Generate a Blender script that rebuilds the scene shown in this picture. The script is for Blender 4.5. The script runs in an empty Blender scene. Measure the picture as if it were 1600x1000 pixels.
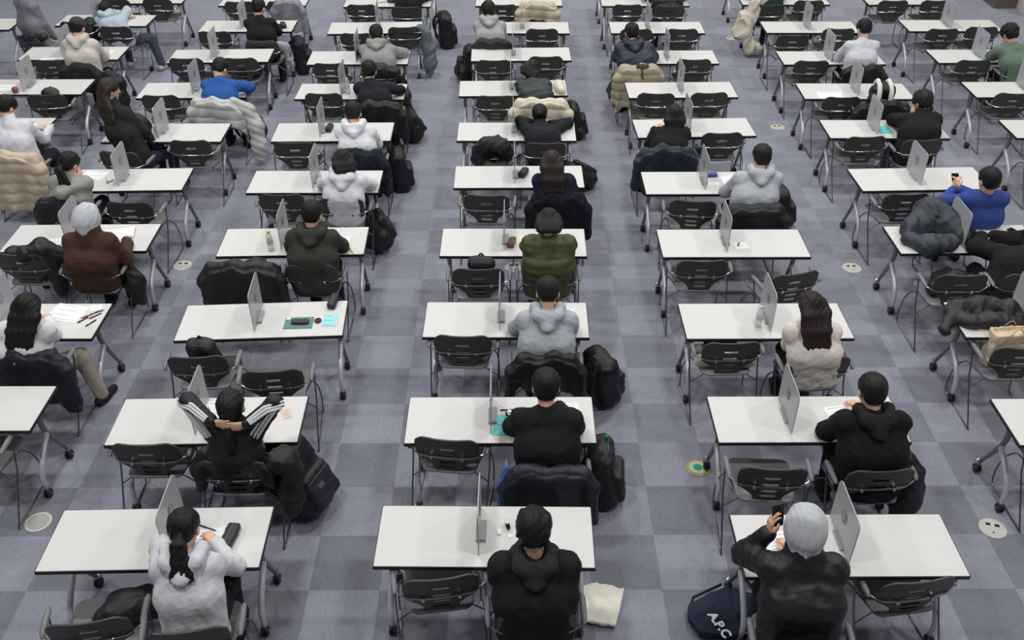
import bpy, math, random
import numpy as np
from mathutils import Vector, Matrix
random.seed(7)
PI = math.pi
col = bpy.context.scene.collection
V = lambda *a: np.array(a, float)

# ------------------------------------------------------------------ camera model (real camera pose, fitted from the desks)
CAM_H, CAM_PITCH, CAM_ROLL, CAM_F = 5.4212, 0.6267, -0.0025, 1458.14
def cam_axes():
    cp, sp = math.cos(CAM_PITCH), math.sin(CAM_PITCH)
    f = V(0, cp, -sp); rt = V(1, 0, 0); up = np.cross(rt, f)
    c, s = math.cos(CAM_ROLL), math.sin(CAM_ROLL)
    return c*rt + s*up, -s*rt + c*up, f
CR, CU, CF = cam_axes()
def at(px, py, z=0.0):
    """point of the room at height z on the sight line of a pixel of the 1600x1000 photo"""
    d = CF + CR*((px-800)/CAM_F) + CU*((500-py)/CAM_F)
    return V(0, 0, CAM_H) + d*((z-CAM_H)/d[2])

# ------------------------------------------------------------------ tagging
def tag(o, label=None, cat=None, group=None, kind=None):
    if label: o['label'] = label
    if cat: o['category'] = cat
    if group: o['group'] = group
    if kind: o['kind'] = kind
    return o
def empty(name, loc=(0, 0, 0), rz=0.0):
    o = bpy.data.objects.new(name, None); col.objects.link(o)
    o.location = loc; o.rotation_euler = (0, 0, rz); o.empty_display_size = .1
    return o
def link(name, me, mat=None, parent=None, loc=None, rot=None):
    o = bpy.data.objects.new(name, me); col.objects.link(o)
    if mat is not None and len(me.materials) == 0:
        for m in (mat if isinstance(mat, (list, tuple)) else [mat]): me.materials.append(m)
    if parent is not None: o.parent = parent
    if loc is not None: o.location = loc
    if rot is not None: o.rotation_euler = rot
    return o
def dup(root, loc, rz):
    r = root.copy(); col.objects.link(r); r.location = loc; r.rotation_euler = (0, 0, rz)
    for ch in list(root.children):
        c = ch.copy(); col.objects.link(c); c.parent = r
        for g in list(ch.children):
            d = g.copy(); col.objects.link(d); d.parent = c
    return r

# ------------------------------------------------------------------ materials
_M = {}
def mat(name, c, rough=.6, metal=0., bump=0., bscale=60., var=0., spec=.5, alpha=1., trans=0., coat=0.):
    if name in _M: return _M[name]
    m = bpy.data.materials.new(name); m.use_nodes = True
    nt = m.node_tree; b = nt.nodes['Principled BSDF']
    b.inputs['Base Color'].default_value = (*c, 1); b.inputs['Roughness'].default_value = rough
    b.inputs['Metallic'].default_value = metal; b.inputs['Specular IOR Level'].default_value = spec
    b.inputs['Alpha'].default_value = alpha; b.inputs['Transmission Weight'].default_value = trans
    b.inputs['Coat Weight'].default_value = coat
    if bump or var:
        tc = nt.nodes.new('ShaderNodeTexCoord')
        n = nt.nodes.new('ShaderNodeTexNoise'); n.inputs['Scale'].default_value = bscale
        n.inputs['Detail'].default_value = 4.
        nt.links.new(tc.outputs['Object'], n.inputs['Vector'])
        if bump:
            bp = nt.nodes.new('ShaderNodeBump'); bp.inputs['Strength'].default_value = bump
            bp.inputs['Distance'].default_value = .01
            nt.links.new(n.outputs['Fac'], bp.inputs['Height']); nt.links.new(bp.outputs['Normal'], b.inputs['Normal'])
        if var:
            n2 = nt.nodes.new('ShaderNodeTexNoise'); n2.inputs['Scale'].default_value = bscale*.25
            nt.links.new(tc.outputs['Object'], n2.inputs['Vector'])
            mx = nt.nodes.new('ShaderNodeMix'); mx.data_type = 'RGBA'
            mx.inputs[6].default_value = (*[v*(1-var) for v in c], 1); mx.inputs[7].default_value = (*[min(1, v*(1+var)) for v in c], 1)
            nt.links.new(n2.outputs['Fac'], mx.inputs[0]); nt.links.new(mx.outputs[2], b.inputs['Base Color'])
    _M[name] = m
    return m
def srgb(r, g, b):
    f = lambda u: (u/255/12.92) if u/255 <= .04045 else ((u/255+.055)/1.055)**2.4
    return (f(r), f(g), f(b))
def fabric(c, rough=.9):
    c = tuple(c)
    return mat('fabric_%d_%d_%d' % c, srgb(*c), rough, bump=.3, bscale=110, var=.07, spec=.25)
def shiny(c):
    c = tuple(c)
    return mat('nylon_%d_%d_%d' % c, srgb(*c), .5, bump=.10, bscale=60, var=.05, spec=.42)
M_top = mat('desk_laminate', srgb(216, 215, 212), .45, var=.015, bscale=6, spec=.35)
M_edge = mat('black_edging', srgb(34, 34, 36), .5)
M_silver = mat('silver_tube', srgb(204, 206, 208), .38, metal=.35)
M_grey_tube = mat('dark_tube', srgb(128, 129, 132), .42, metal=.6)
M_rubber = mat('black_rubber', srgb(30, 30, 31), .6)
M_chrome = mat('chrome_rod', srgb(190, 190, 190), .22, metal=1.)
M_rod = mat('dull_rod', srgb(120, 120, 122), .35, metal=.9)
M_shell = mat('dark_chair_plastic', srgb(63, 63, 60), .42, bump=.05, bscale=400, var=.06, spec=.5)
M_seat = mat('grey_chair_plastic', srgb(120, 121, 123), .5, bump=.05, bscale=400, var=.05)
M_pad = mat('grey_armrest', srgb(122, 123, 124), .5)
M_div = mat('grey_acrylic', srgb(180, 182, 186), .3, alpha=.88, spec=.5)
M_divfoot = mat('clear_grey_foot', srgb(172, 172, 174), .35, alpha=.85)
M_emblem = mat('emblem_grey', srgb(116, 118, 124), .5)
M_skin = mat('skin', srgb(224, 180, 152), .55, var=.06, bscale=40, spec=.35)
M_eye = mat('eye_dark', srgb(28, 22, 20), .3)
M_lip = mat('lips', srgb(186, 112, 100), .5)
M_hair = mat('black_hair', srgb(30, 27, 26), .42, bump=.5, bscale=160, var=.2, spec=.45)
M_paper = mat('white_paper', srgb(243, 244, 246), .8)
M_ink = mat('ink', srgb(150, 152, 158), .8)
M_black = mat('black_plastic', srgb(24, 24, 26), .4)
M_white = mat('white_plastic', srgb(236, 236, 238), .45)

# ------------------------------------------------------------------ polygon helper
class MB:
    def __init__(s): s.v = []; s.f = []; s.m = []
    def box(s, c, h, rot=None, mi=0, bev=0.):
        """box; bev chamfers the vertical edges and the top rim"""
        x, y, z = h; b = min(bev, x*.9, y*.9, z*.9)
        if b <= 0:
            pts = [V(i, j, k) for k in (-z, z) for (i, j) in ((-x, -y), (x, -y), (x, y), (-x, y))]; ring = 4; lev = 2
        else:
            pts = []
            for (zz, ins) in ((-z, b*.6), (-z+b*.6, 0), (z-b*.6, 0), (z, b*.6)):
                X, Y = x-ins, y-ins
                for (i, j) in ((-X+b, -Y), (X-b, -Y), (X, -Y+b), (X, Y-b), (X-b, Y), (-X+b, Y), (-X, Y-b), (-X, -Y+b)): pts.append(V(i, j, zz))
            ring = 8; lev = 4
        o = len(s.v)
        R = rot if rot is not None else np.eye(3)
        s.v += [tuple(R @ p + np.array(c)) for p in pts]
        s.f.append(tuple(o+i for i in reversed(range(ring)))); s.m.append(mi)
        for l in range(lev-1):
            for i in range(ring):
                a = o+l*ring+i; bb = o+l*ring+(i+1) % ring
                s.f.append((a, bb, bb+ring, a+ring)); s.m.append(mi)
        s.f.append(tuple(o+(lev-1)*ring+i for i in range(ring))); s.m.append(mi)
        return s
    def tube(s, pts, r, n=8, mi=0, close=False):
        P = [np.array(p, float) for p in pts]; N = len(P)
        rs = r if isinstance(r, (list, tuple)) else [r]*N
        o = len(s.v); up = None
        for i in range(N):
            if close: t = P[(i+1) % N]-P[i-1]
            else: t = P[min(i+1, N-1)]-P[max(i-1, 0)]
            t = t/(np.linalg.norm(t)+1e-12)
            if up is None: up = np.cross(t, V(.31, .17, .93)); up /= np.linalg.norm(up)+1e-12
            up = up-t*(up@t); up /= np.linalg.norm(up)+1e-12
            w = np.cross(t, up)
            for k in range(n):
                a = 2*PI*k/n
                s.v.append(tuple(P[i]+rs[i]*(math.cos(a)*up+math.sin(a)*w)))
        for i in range(N if close else N-1):
            for k in range(n):
                a = o+i*n+k; b = o+i*n+(k+1) % n; j = (i+1) % N
                s.f.append((a, b, o+j*n+(k+1) % n, o+j*n+k)); s.m.append(mi)
        if not close:
            s.f.append(tuple(o+k for k in reversed(range(n)))); s.m.append(mi)
            s.f.append(tuple(o+(N-1)*n+k for k in range(n))); s.m.append(mi)
        return s
    def lathe(s, prof, c=(0, 0, 0), n=20, rot=None, mi=0, sx=1., sy=1.):
        """profile of (r, z) from the bottom up"""
        o = len(s.v); R = rot if rot is not None else np.eye(3)
        for (r, z) in prof:
            for k in range(n):
                a = 2*PI*k/n
                s.v.append(tuple(R @ V(sx*r*math.cos(a), sy*r*math.sin(a), z)+np.array(c)))
        for i in range(len(prof)-1):
            for k in range(n):
                a = o+i*n+k; b = o+i*n+(k+1) % n
                s.f.append((a, b, b+n, a+n)); s.m.append(mi)
        s.f.append(tuple(o+k for k in reversed(range(n)))); s.m.append(mi)
        s.f.append(tuple(o+(len(prof)-1)*n+k for k in range(n))); s.m.append(mi)
        return s
    def prism(s, poly, z0, z1, rot=None, c=(0, 0, 0), mi=0):
        o = len(s.v); n = len(poly); R = rot if rot is not None else np.eye(3)
        for z in (z0, z1): s.v += [tuple(R @ V(x, y, z)+np.array(c)) for (x, y) in poly]
        s.f.append(tuple(o+i for i in reversed(range(n)))); s.f.append(tuple(o+n+i for i in range(n))); s.m += [mi, mi]
        for i in range(n):
            j = (i+1) % n
            s.f.append((o+i, o+j, o+n+j, o+n+i)); s.m.append(mi)
        return s
    def mesh(s, name='m', mats=None, smooth=True, angle=.7):
        me = bpy.data.meshes.new(name); me.from_pydata(s.v, [], s.f); me.update()
        if mats:
            for m in mats: me.materials.append(m)
            me.polygons.foreach_set('material_index', s.m)
        if smooth:
            me.polygons.foreach_set('use_smooth', [True]*len(s.f))
            try: me.set_sharp_from_angle(angle=angle)
            except Exception: pass
        return me
def rotz(a):
    c, s = math.cos(a), math.sin(a); return np.array([[c, -s, 0], [s, c, 0], [0, 0, 1.]])
def rotx(a):
    c, s = math.cos(a), math.sin(a); return np.array([[1., 0, 0], [0, c, -s], [0, s, c]])
def roty(a):
    c, s = math.cos(a), math.sin(a); return np.array([[c, 0, s], [0, 1., 0], [-s, 0, c]])
def arc(p0, p1, p2, n=6):
    p0, p1, p2 = map(np.array, (p0, p1, p2))
    return [tuple((1-t)**2*p0+2*t*(1-t)*p1+t*t*p2) for t in [i/n for i in range(n+1)]]

# ------------------------------------------------------------------ soft bodies: smooth-blended solids turned into one quad skin
class SDF:
    def __init__(s, h): s.h = h; s.p = []; s.lo = V(9, 9, 9)*9; s.hi = -V(9, 9, 9)*9; s.post = []
    def _add(s, fn, lo, hi, k, sub):
        s.p.append((fn, lo, hi, k, sub))
        if not sub: s.lo = np.minimum(s.lo, lo); s.hi = np.maximum(s.hi, hi)
        return s
    def cap(s, a, b, ra, rb=None, k=.03, sub=False):
        a = np.array(a, float); b = np.array(b, float); rb = ra if rb is None else rb; r = max(ra, rb)
        d = b-a; dd = d@d+1e-12
        def fn(X, Y, Z):
            px, py, pz = X-a[0], Y-a[1], Z-a[2]
            t = np.clip((px*d[0]+py*d[1]+pz*d[2])/dd, 0, 1)
            return np.sqrt((px-t*d[0])**2+(py-t*d[1])**2+(pz-t*d[2])**2)-(ra+t*(rb-ra))
        return s._add(fn, np.minimum(a, b)-r, np.maximum(a, b)+r, k, sub)
    def chain(s, pts, rs, k=.03):
        for i in range(len(pts)-1): s.cap(pts[i], pts[i+1], rs[i], rs[i+1], k)
        return s
    def ell(s, c, r, R=None, k=.03, sub=False):
        c = np.array(c, float); r = np.array(r, float); R = np.eye(3) if R is None else R
        ext = np.sqrt(((R*r[None, :])**2).sum(1))
        def fn(X, Y, Z):
            px, py, pz = X-c[0], Y-c[1], Z-c[2]
            q = [R[0, i]*px+R[1, i]*py+R[2, i]*pz for i in range(3)]
            k0 = np.sqrt(sum((q[i]/r[i])**2 for i in range(3))); k1 = np.sqrt(sum((q[i]/r[i]**2)**2 for i in range(3)))+1e-9
            return k0*(k0-1)/k1
        return s._add(fn, c-ext, c+ext, k, sub)
    def box(s, c, hf, rd=.02, R=None, k=.03, sub=False):
        c = np.array(c, float); hf = np.array(hf, float); R = np.eye(3) if R is None else R
        ext = (np.abs(R)*hf[None, :]).sum(1)
        def fn(X, Y, Z):
            px, py, pz = X-c[0], Y-c[1], Z-c[2]
            q = [np.abs(R[0, i]*px+R[1, i]*py+R[2, i]*pz)-(hf[i]-rd) for i in range(3)]
            o = np.sqrt(sum(np.maximum(u, 0)**2 for u in q))
            return o+np.minimum(np.maximum(q[0], np.maximum(q[1], q[2])), 0)-rd
        return s._add(fn, c-ext, c+ext, k, sub)
    def fold(s, amp, freq, seed=0, stretch=(1, 1, 1)):
        s.post.append(('n', amp, freq, seed, stretch)); return s
    def warp(s, fn): s.post.append(('f', fn)); return s
    def build(s):
        h = s.h; lo = s.lo-3*h-.012; hi = s.hi+3*h+.012
        n = np.maximum(4, np.ceil((hi-lo)/h).astype(int)+1)
        ax = [(lo[i]+h*np.arange(n[i])).astype(np.float32) for i in range(3)]
        A = np.full(n, .3, np.float32)
        for (fn, l, u, k, sub) in s.p:
            pad = k+3*h+.012
            i0 = np.clip(np.floor((l-pad-lo)/h).astype(int), 0, n); i1 = np.clip(np.ceil((u+pad-lo)/h).astype(int)+1, 0, n)
            if (i1-i0).min() <= 0: continue
            sl = tuple(slice(i0[i], i1[i]) for i in range(3))
            d = fn(ax[0][sl[0]][:, None, None], ax[1][sl[1]][None, :, None], ax[2][sl[2]][None, None, :]).astype(np.float32)
            B = A[sl]
            if sub:
                d = -d; hh = np.maximum(k-np.abs(B-d), 0)/k; A[sl] = np.maximum(B, d)+hh*hh*k*.25
            else:
                hh = np.maximum(k-np.abs(B-d), 0)/k; A[sl] = np.minimum(B, d)-hh*hh*k*.25
        for p in s.post:
            near = np.nonzero(np.abs(A) < .06)
            X, Y, Z = ax[0][near[0]], ax[1][near[1]], ax[2][near[2]]
            if p[0] == 'f': A[near] += p[1](X, Y, Z).astype(np.float32); continue
            _, amp, fr, seed, st = p
            rg = np.random.RandomState(seed); acc = 0
            wx = .05*np.sin(7*Y+9*Z+seed); wy = .05*np.sin(8*X-7*Z+seed*2)
            for o in range(5):
                d = rg.normal(size=3); d /= np.linalg.norm(d); f = fr*(1.35**o)
                ph = f*((X+wx)*d[0]*st[0]+(Y+wy)*d[1]*st[1]+Z*d[2]*st[2])+rg.rand()*6.28
                acc = acc-(1-1.6*np.abs(np.sin(ph*.5)))*(.8**o)
            A[near] += (amp*.45*acc).astype(np.float32)
        A[0] = A[-1] = .3; A[:, 0] = A[:, -1] = .3; A[:, :, 0] = A[:, :, -1] = .3
        return nets(A, lo, h)
    def mesh(s, name='m', mats=None, pick=None):
        v, f = s.build()
        me = bpy.data.meshes.new(name); me.from_pydata(v.tolist(), [], f.tolist())
        me.polygons.foreach_set('use_smooth', np.ones(len(f), bool))
        if mats:
            for m in mats: me.materials.append(m)
            if pick is not None:
                me.polygons.foreach_set('material_index', pick(v[f].mean(1)).astype(np.int32))
        me.update(); return me
def nets(A, lo, h):
    S = A < 0
    c = np.zeros(tuple(np.array(A.shape)-1), np.uint8)
    sl = lambda d, n: slice(d, n-1+d)
    cor = [(i, j, k) for i in (0, 1) for j in (0, 1) for k in (0, 1)]
    for (i, j, k) in cor: c += S[sl(i, A.shape[0]), sl(j, A.shape[1]), sl(k, A.shape[2])]
    act = (c > 0) & (c < 8)
    I, J, K = np.nonzero(act); n = len(I)
    idx = np.full(c.shape, -1, np.int32); idx[act] = np.arange(n)
    val = {q: A[I+q[0], J+q[1], K+q[2]] for q in cor}
    pos = np.zeros((n, 3)); cnt = np.zeros(n)
    for a in cor:
        for x in range(3):
            if a[x]: continue
            b = list(a); b[x] = 1; b = tuple(b)
            va, vb = val[a], val[b]; m = (va < 0) != (vb < 0)
            t = np.where(m, va/np.where(m, va-vb, 1), 0)
            p = np.zeros((n, 3)); p[:] = a; p[:, x] = t
            pos += p*m[:, None]; cnt += m
    P = lo+h*(np.stack([I, J, K], 1)+pos/cnt[:, None])
    F = []
    for x in range(3):
        y, z = (x+1) % 3, (x+2) % 3
        s0 = [slice(1, d-1) for d in A.shape]; s0[x] = slice(0, A.shape[x]-1); s1 = list(s0); s1[x] = slice(1, A.shape[x])
        a = S[tuple(s0)]; b = S[tuple(s1)]
        E = np.stack(np.nonzero(a != b), 1)
        if not len(E): continue
        inside = a[tuple(E.T)]
        E = E.copy(); E[:, y] += 1; E[:, z] += 1
        q = []
        for (dy, dz) in ((-1, -1), (0, -1), (0, 0), (-1, 0)):
            e = E.copy(); e[:, y] += dy; e[:, z] += dz; q.append(idx[tuple(e.T)])
        Q = np.stack(q, 1); Q[~inside] = Q[~inside][:, ::-1]; F.append(Q)
    return P, np.concatenate(F)
# ------------------------------------------------------------------ desks
W, D, ZT = 1.4, .513, .72
def make_desk():
    root = empty('folding_desk')
    o = link('desktop', MB().box((0, 0, ZT-.012), (W/2, D/2, .012), bev=.006).mesh('desktop', smooth=False), M_top, root)
    eb = MB()
    for (cx, cy, hx, hy) in ((0, -D/2+.003, W/2+.003, .0062), (0, D/2-.003, W/2+.003, .0062), (-W/2+.003, 0, .0062, D/2-.01), (W/2-.003, 0, .0062, D/2-.01)):
        eb.box((cx, cy, ZT-.0165), (hx, hy, .0145), bev=.002)
    link('edge_band', eb.mesh('edge_band', smooth=False), M_edge, o)
    b = MB().box((0, .02, .655), (.6, .022, .03), bev=.006)
    for x in (-.45, .45): b.box((x, 0, .688), (.03, .17, .01), bev=.003)
    link('crossbeam', b.mesh('crossbeam', smooth=False), M_rubber, root)
    w = MB()
    for y in (-.12, -.06, .0, .06, .12, .18): w.tube([(-.52, y, .622), (.52, y, .622)], .003, 5)
    for x in (-.5, -.25, 0, .25, .5): w.tube([(x, -.12, .668), (x, -.12, .626), (x, .18, .626), (x, .18, .668)], .003, 5)
    link('wire_shelf', w.mesh('wire_shelf'), M_rod, root)
    for sx in (-1, 1):
        x = sx*(W/2-.07)
        m = MB()
        m.lathe([(.028, .625), (.034, .632), (.034, .685), (.026, .694)], (x, 0, 0), 14, mi=1)             # knuckle under the top
        m.tube([(x-sx*.1, 0, .655), (x+sx*.012, 0, .655)], .026, 12, mi=1)
        m.tube([(x, 0, .64), (x, .005, .52), (x, .035, .42)], [.023, .022, .021], 12, mi=1)               # upper post
        m.tube([(x, .035, .43), (x, .13, .24), (x, .205, .10)], [.021, .018, .016], 12, mi=1)             # rear branch
        m.tube([(x, .02, .46)]+arc((x, .012, .42), (x, -.20, .30), (x, -.222, .19), 6)+[(x, -.226, .15), (x, -.222, .095)], [.020, .022]+[.021]*6+[.020, .019], 12, mi=0)   # bright front branch
        l = link('leg', m.mesh('leg', [M_silver, M_grey_tube]), None, root)
        for y in (-.222, .21):
            c = MB()
            c.tube([(x, y, .112), (x, y+.004, .085)], [.018, .024], 12, mi=1)
            for dx in (-.014, .014):
                c.lathe([(.012, -.010), (.034, -.009), (.037, -.003), (.037, .003), (.034, .009), (.012, .010)], (x+dx, y-.008, .0375), 16, rot=roty(PI/2))
            c.lathe([(.004, -.004), (.010, -.003), (.010, .003), (.004, .004)], (x+sx*.026, y-.008, .0375), 10, rot=roty(PI/2), mi=1)
            c.box((x, y-.004, .062), (.010, .026, .014), bev=.006)
            link('caster', c.mesh('caster', [M_rubber, M_chrome]), None, l)
    return root

# ------------------------------------------------------------------ chairs (origin on the floor under the seat, facing +y)
BAR_Y = -.22
def back_y(z): return -.185-(z-.44)*.17
def make_chair():
    root = empty('armchair')
    # backrest: curved plastic shell, wide panel narrowing to a waist, slotted
    h = .0055
    s = SDF(h)
    def shell(X, Y, Z):
        y0 = back_y(Z)+.42*X*X
        t = (Z-.44)
        hw = np.where(t < .15, .098+.127*(np.clip(t/.15, 0, 1)**2.2), .225+.012*np.clip((t-.15)/.08, 0, 1)-.014*np.clip((t-.25)/.12, 0, 1)**2)
        q = np.abs(X)-hw
        top = Z-(.815-.9*np.maximum(np.abs(X)-.16, 0)**1.6*4-.01*np.cos(X*9))
        bot = .425-Z
        o = np.maximum(np.maximum(q*.8, top), bot)
        for (zc, w) in ((.705, .048), (.628, .05), (.555, .05), (.50, .048)):
            dx = np.maximum(np.abs(X)-w, 0); sl = np.sqrt(dx*dx+(Z-zc)**2)-.0135
            o = np.maximum(o, -sl)
        th = .0085-.002*np.clip(t/.35, 0, 1)
        d = np.abs(Y-y0)*.94-th
        e = np.maximum(d, o); m = (d > 0) & (o > 0)
        return np.where(m, np.sqrt(d*d+o*o), e)-.002
    s._add(shell, V(-.26, -.30, .40), V(.26, -.12, .84), .001, False)
    link('backrest', s.mesh('backrest'), M_shell, root)
    s = SDF(.009)
    def seat(X, Y, Z):
        z0 = .438+.10*X*X-.22*np.clip(Y-.13, 0, 1)**2*3+.05*np.clip(-Y-.05, 0, 1)
        qx = np.abs(X)-(.215+.012*np.clip(Y/.2, -1, 1)); qy = np.abs(Y-.012)-.222
        r = .06; a = np.sqrt(np.maximum(qx+r, 0)**2+np.maximum(qy+r, 0)**2)+np.minimum(np.maximum(qx+r, qy+r), 0)-r
        return np.maximum(a, np.abs(Z-z0)-.009)-.002
    s._add(seat, V(-.25, -.23, .40), V(.25, .26, .47), .001, False)
    link('seat', s.mesh('seat'), M_seat, root)
    # chrome rod running behind the shell and out to the arms
    pts = []
    for i in range(-8, 9):
        x = i/8*.262; pts.append((x, back_y(.62)-.022+.42*x*x+.25*max(0, abs(x)-.2), .62+.02*max(0, abs(x)-.2)/.06))
    L = [(-.288, -.16, .642), (-.292, -.06, .645)]; Rr = [(.288, -.16, .642), (.292, -.06, .645)]
    link('back_rod', MB().tube(L[::-1]+pts+Rr, .0062, 8).mesh('back_rod'), M_chrome, root)
    for sx in (-1, 1):
        x = sx*.115; y = back_y(.62)-.022+.42*x*x
        link('clip', MB().box((x, y-.002, .62), (.012, .014, .016), bev=.004).mesh('clip', smooth=False), M_chrome, root)
        s = MB(); p = [(sx*.287, -.19, .646), (sx*.289, -.16, .657), (sx*.291, -.08, .662), (sx*.292, 0., .662), (sx*.292, .03, .656)]
        s.tube(p, [.010, .019, .021, .019, .009], 10)
        link('armrest', s.mesh('armrest'), M_pad, root)
        r = MB()
        x2 = sx*.282
        r.tube([(sx*.292, -.02, .645), (sx*.291, -.10, .40), (x2, -.31, .035), (x2, -.335, .009), (x2, -.31, .0075), (x2, .13, .0075), (x2, .165, .012), (x2, .185, .05)] +
               arc((x2, .19, .12), (x2, .19, .33), (sx*.235, .10, .408), 5)+[(sx*.18, -.14, .415)], .0065, 8)
        r.tube([(sx*.288, -.145, .32), (sx*.16, -.13, .412)], .005, 6)
        link('leg', r.mesh('chair_leg'), M_rod, root)
    return root

# ------------------------------------------------------------------ desk dividers
def make_divider():
    root = empty('desk_divider')
    m = MB(); r = .05; Dp, Hh = .205, .355; pts = [(-Dp, .0), (Dp, .0)]
    for k in range(7): a = k/6*PI/2; pts.append((Dp-r+r*math.cos(a), Hh-r+r*math.sin(a)))
    for k in range(7): a = PI/2+k/6*PI/2; pts.append((-Dp+r+r*math.cos(a), Hh-r+r*math.sin(a)))
    R = np.array([[0, 0, 1], [1, 0, 0], [0, 1, 0]], float)
    m.prism(pts, -.0035, .0035, R, (0, .04, ZT+.002))
    link('panel', m.mesh('panel', smooth=False), M_div, root)
    f = MB().box((.022, .03, ZT+.013), (.022, .085, .012), bev=.004)
    f.box((-.012, .03, ZT+.008), (.012, .085, .007), bev=.003)
    link('foot', f.mesh('foot', smooth=False), M_divfoot, root)
    e = MB()
    for sx in (-1, 1):
        x = sx*.0045; c = (x, .05, ZT+.20)
        e.tube([(x, .05+.042*math.cos(a), ZT+.20+.05*math.sin(a)) for a in [i/24*2*PI for i in range(24)]], .0022, 5, close=True)
        e.tube([(x, .05+.025*math.cos(a), ZT+.20+.03*math.sin(a)) for a in [i/14*4.2+.6 for i in range(15)]], 0.0022, 5)
        e.tube([(x, .036, ZT+.185), (x, .05, ZT+.225), (x, .066, ZT+.19)], .0022, 5)
        e.tube([(x, .03, ZT+.168), (x, .07, ZT+.166)], .0022, 5)
    link('emblem', e.mesh('emblem'), M_emblem, root)
    return root
DEBUG = False
# ------------------------------------------------------------------ people
nrm = lambda v: v/(np.linalg.norm(v)+1e-12)
def ik(S, T, l1, l2, pole):
    d = T-S; L = min(np.linalg.norm(d), .985*(l1+l2)); d = nrm(d); T = S+d*L
    a = (l1*l1-l2*l2+L*L)/(2*L); hh = math.sqrt(max(l1*l1-a*a, 0)); pv = nrm(pole-d*(pole@d))
    return S+d*a+pv*hh, T
def add_hand(s, w, f, n, side, curl=.45, sc=1., spread=1.):
    f = nrm(f); n = nrm(n-f*(n@f)); t = np.cross(f, n)*side     # t: towards the thumb
    offs = (.027, .009, -.009, -.026); ln = (.070, .079, .073, .057)
    for i, o in enumerate(offs):
        kn = w+sc*(f*(.086-.006*abs(i-1))+t*o)
        s.cap(w+sc*t*o*.55, kn, .0145*sc, .0115*sc, .012)
        d = nrm(f+t*o*4.*spread); p = kn; a = curl*.6
        for j, q in enumerate((.46, .30, .24)):
            dd = nrm(d*math.cos(a)+n*math.sin(a)); p2 = p+dd*ln[i]*q*sc
            s.cap(p, p2, (.0088-.0008*j)*sc, (.0080-.0008*j)*sc, .004); p = p2; a += curl*.75
    p = [w+sc*(f*.018+t*.020+n*.006), w+sc*(f*.048+t*.046+n*.016), w+sc*(f*.075+t*.052+n*.022), w+sc*(f*.098+t*.048+n*.026)]
    s.chain(p, [.015*sc, .0115*sc, .0100*sc, .0085*sc], .008)
HAIRC = {}
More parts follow.
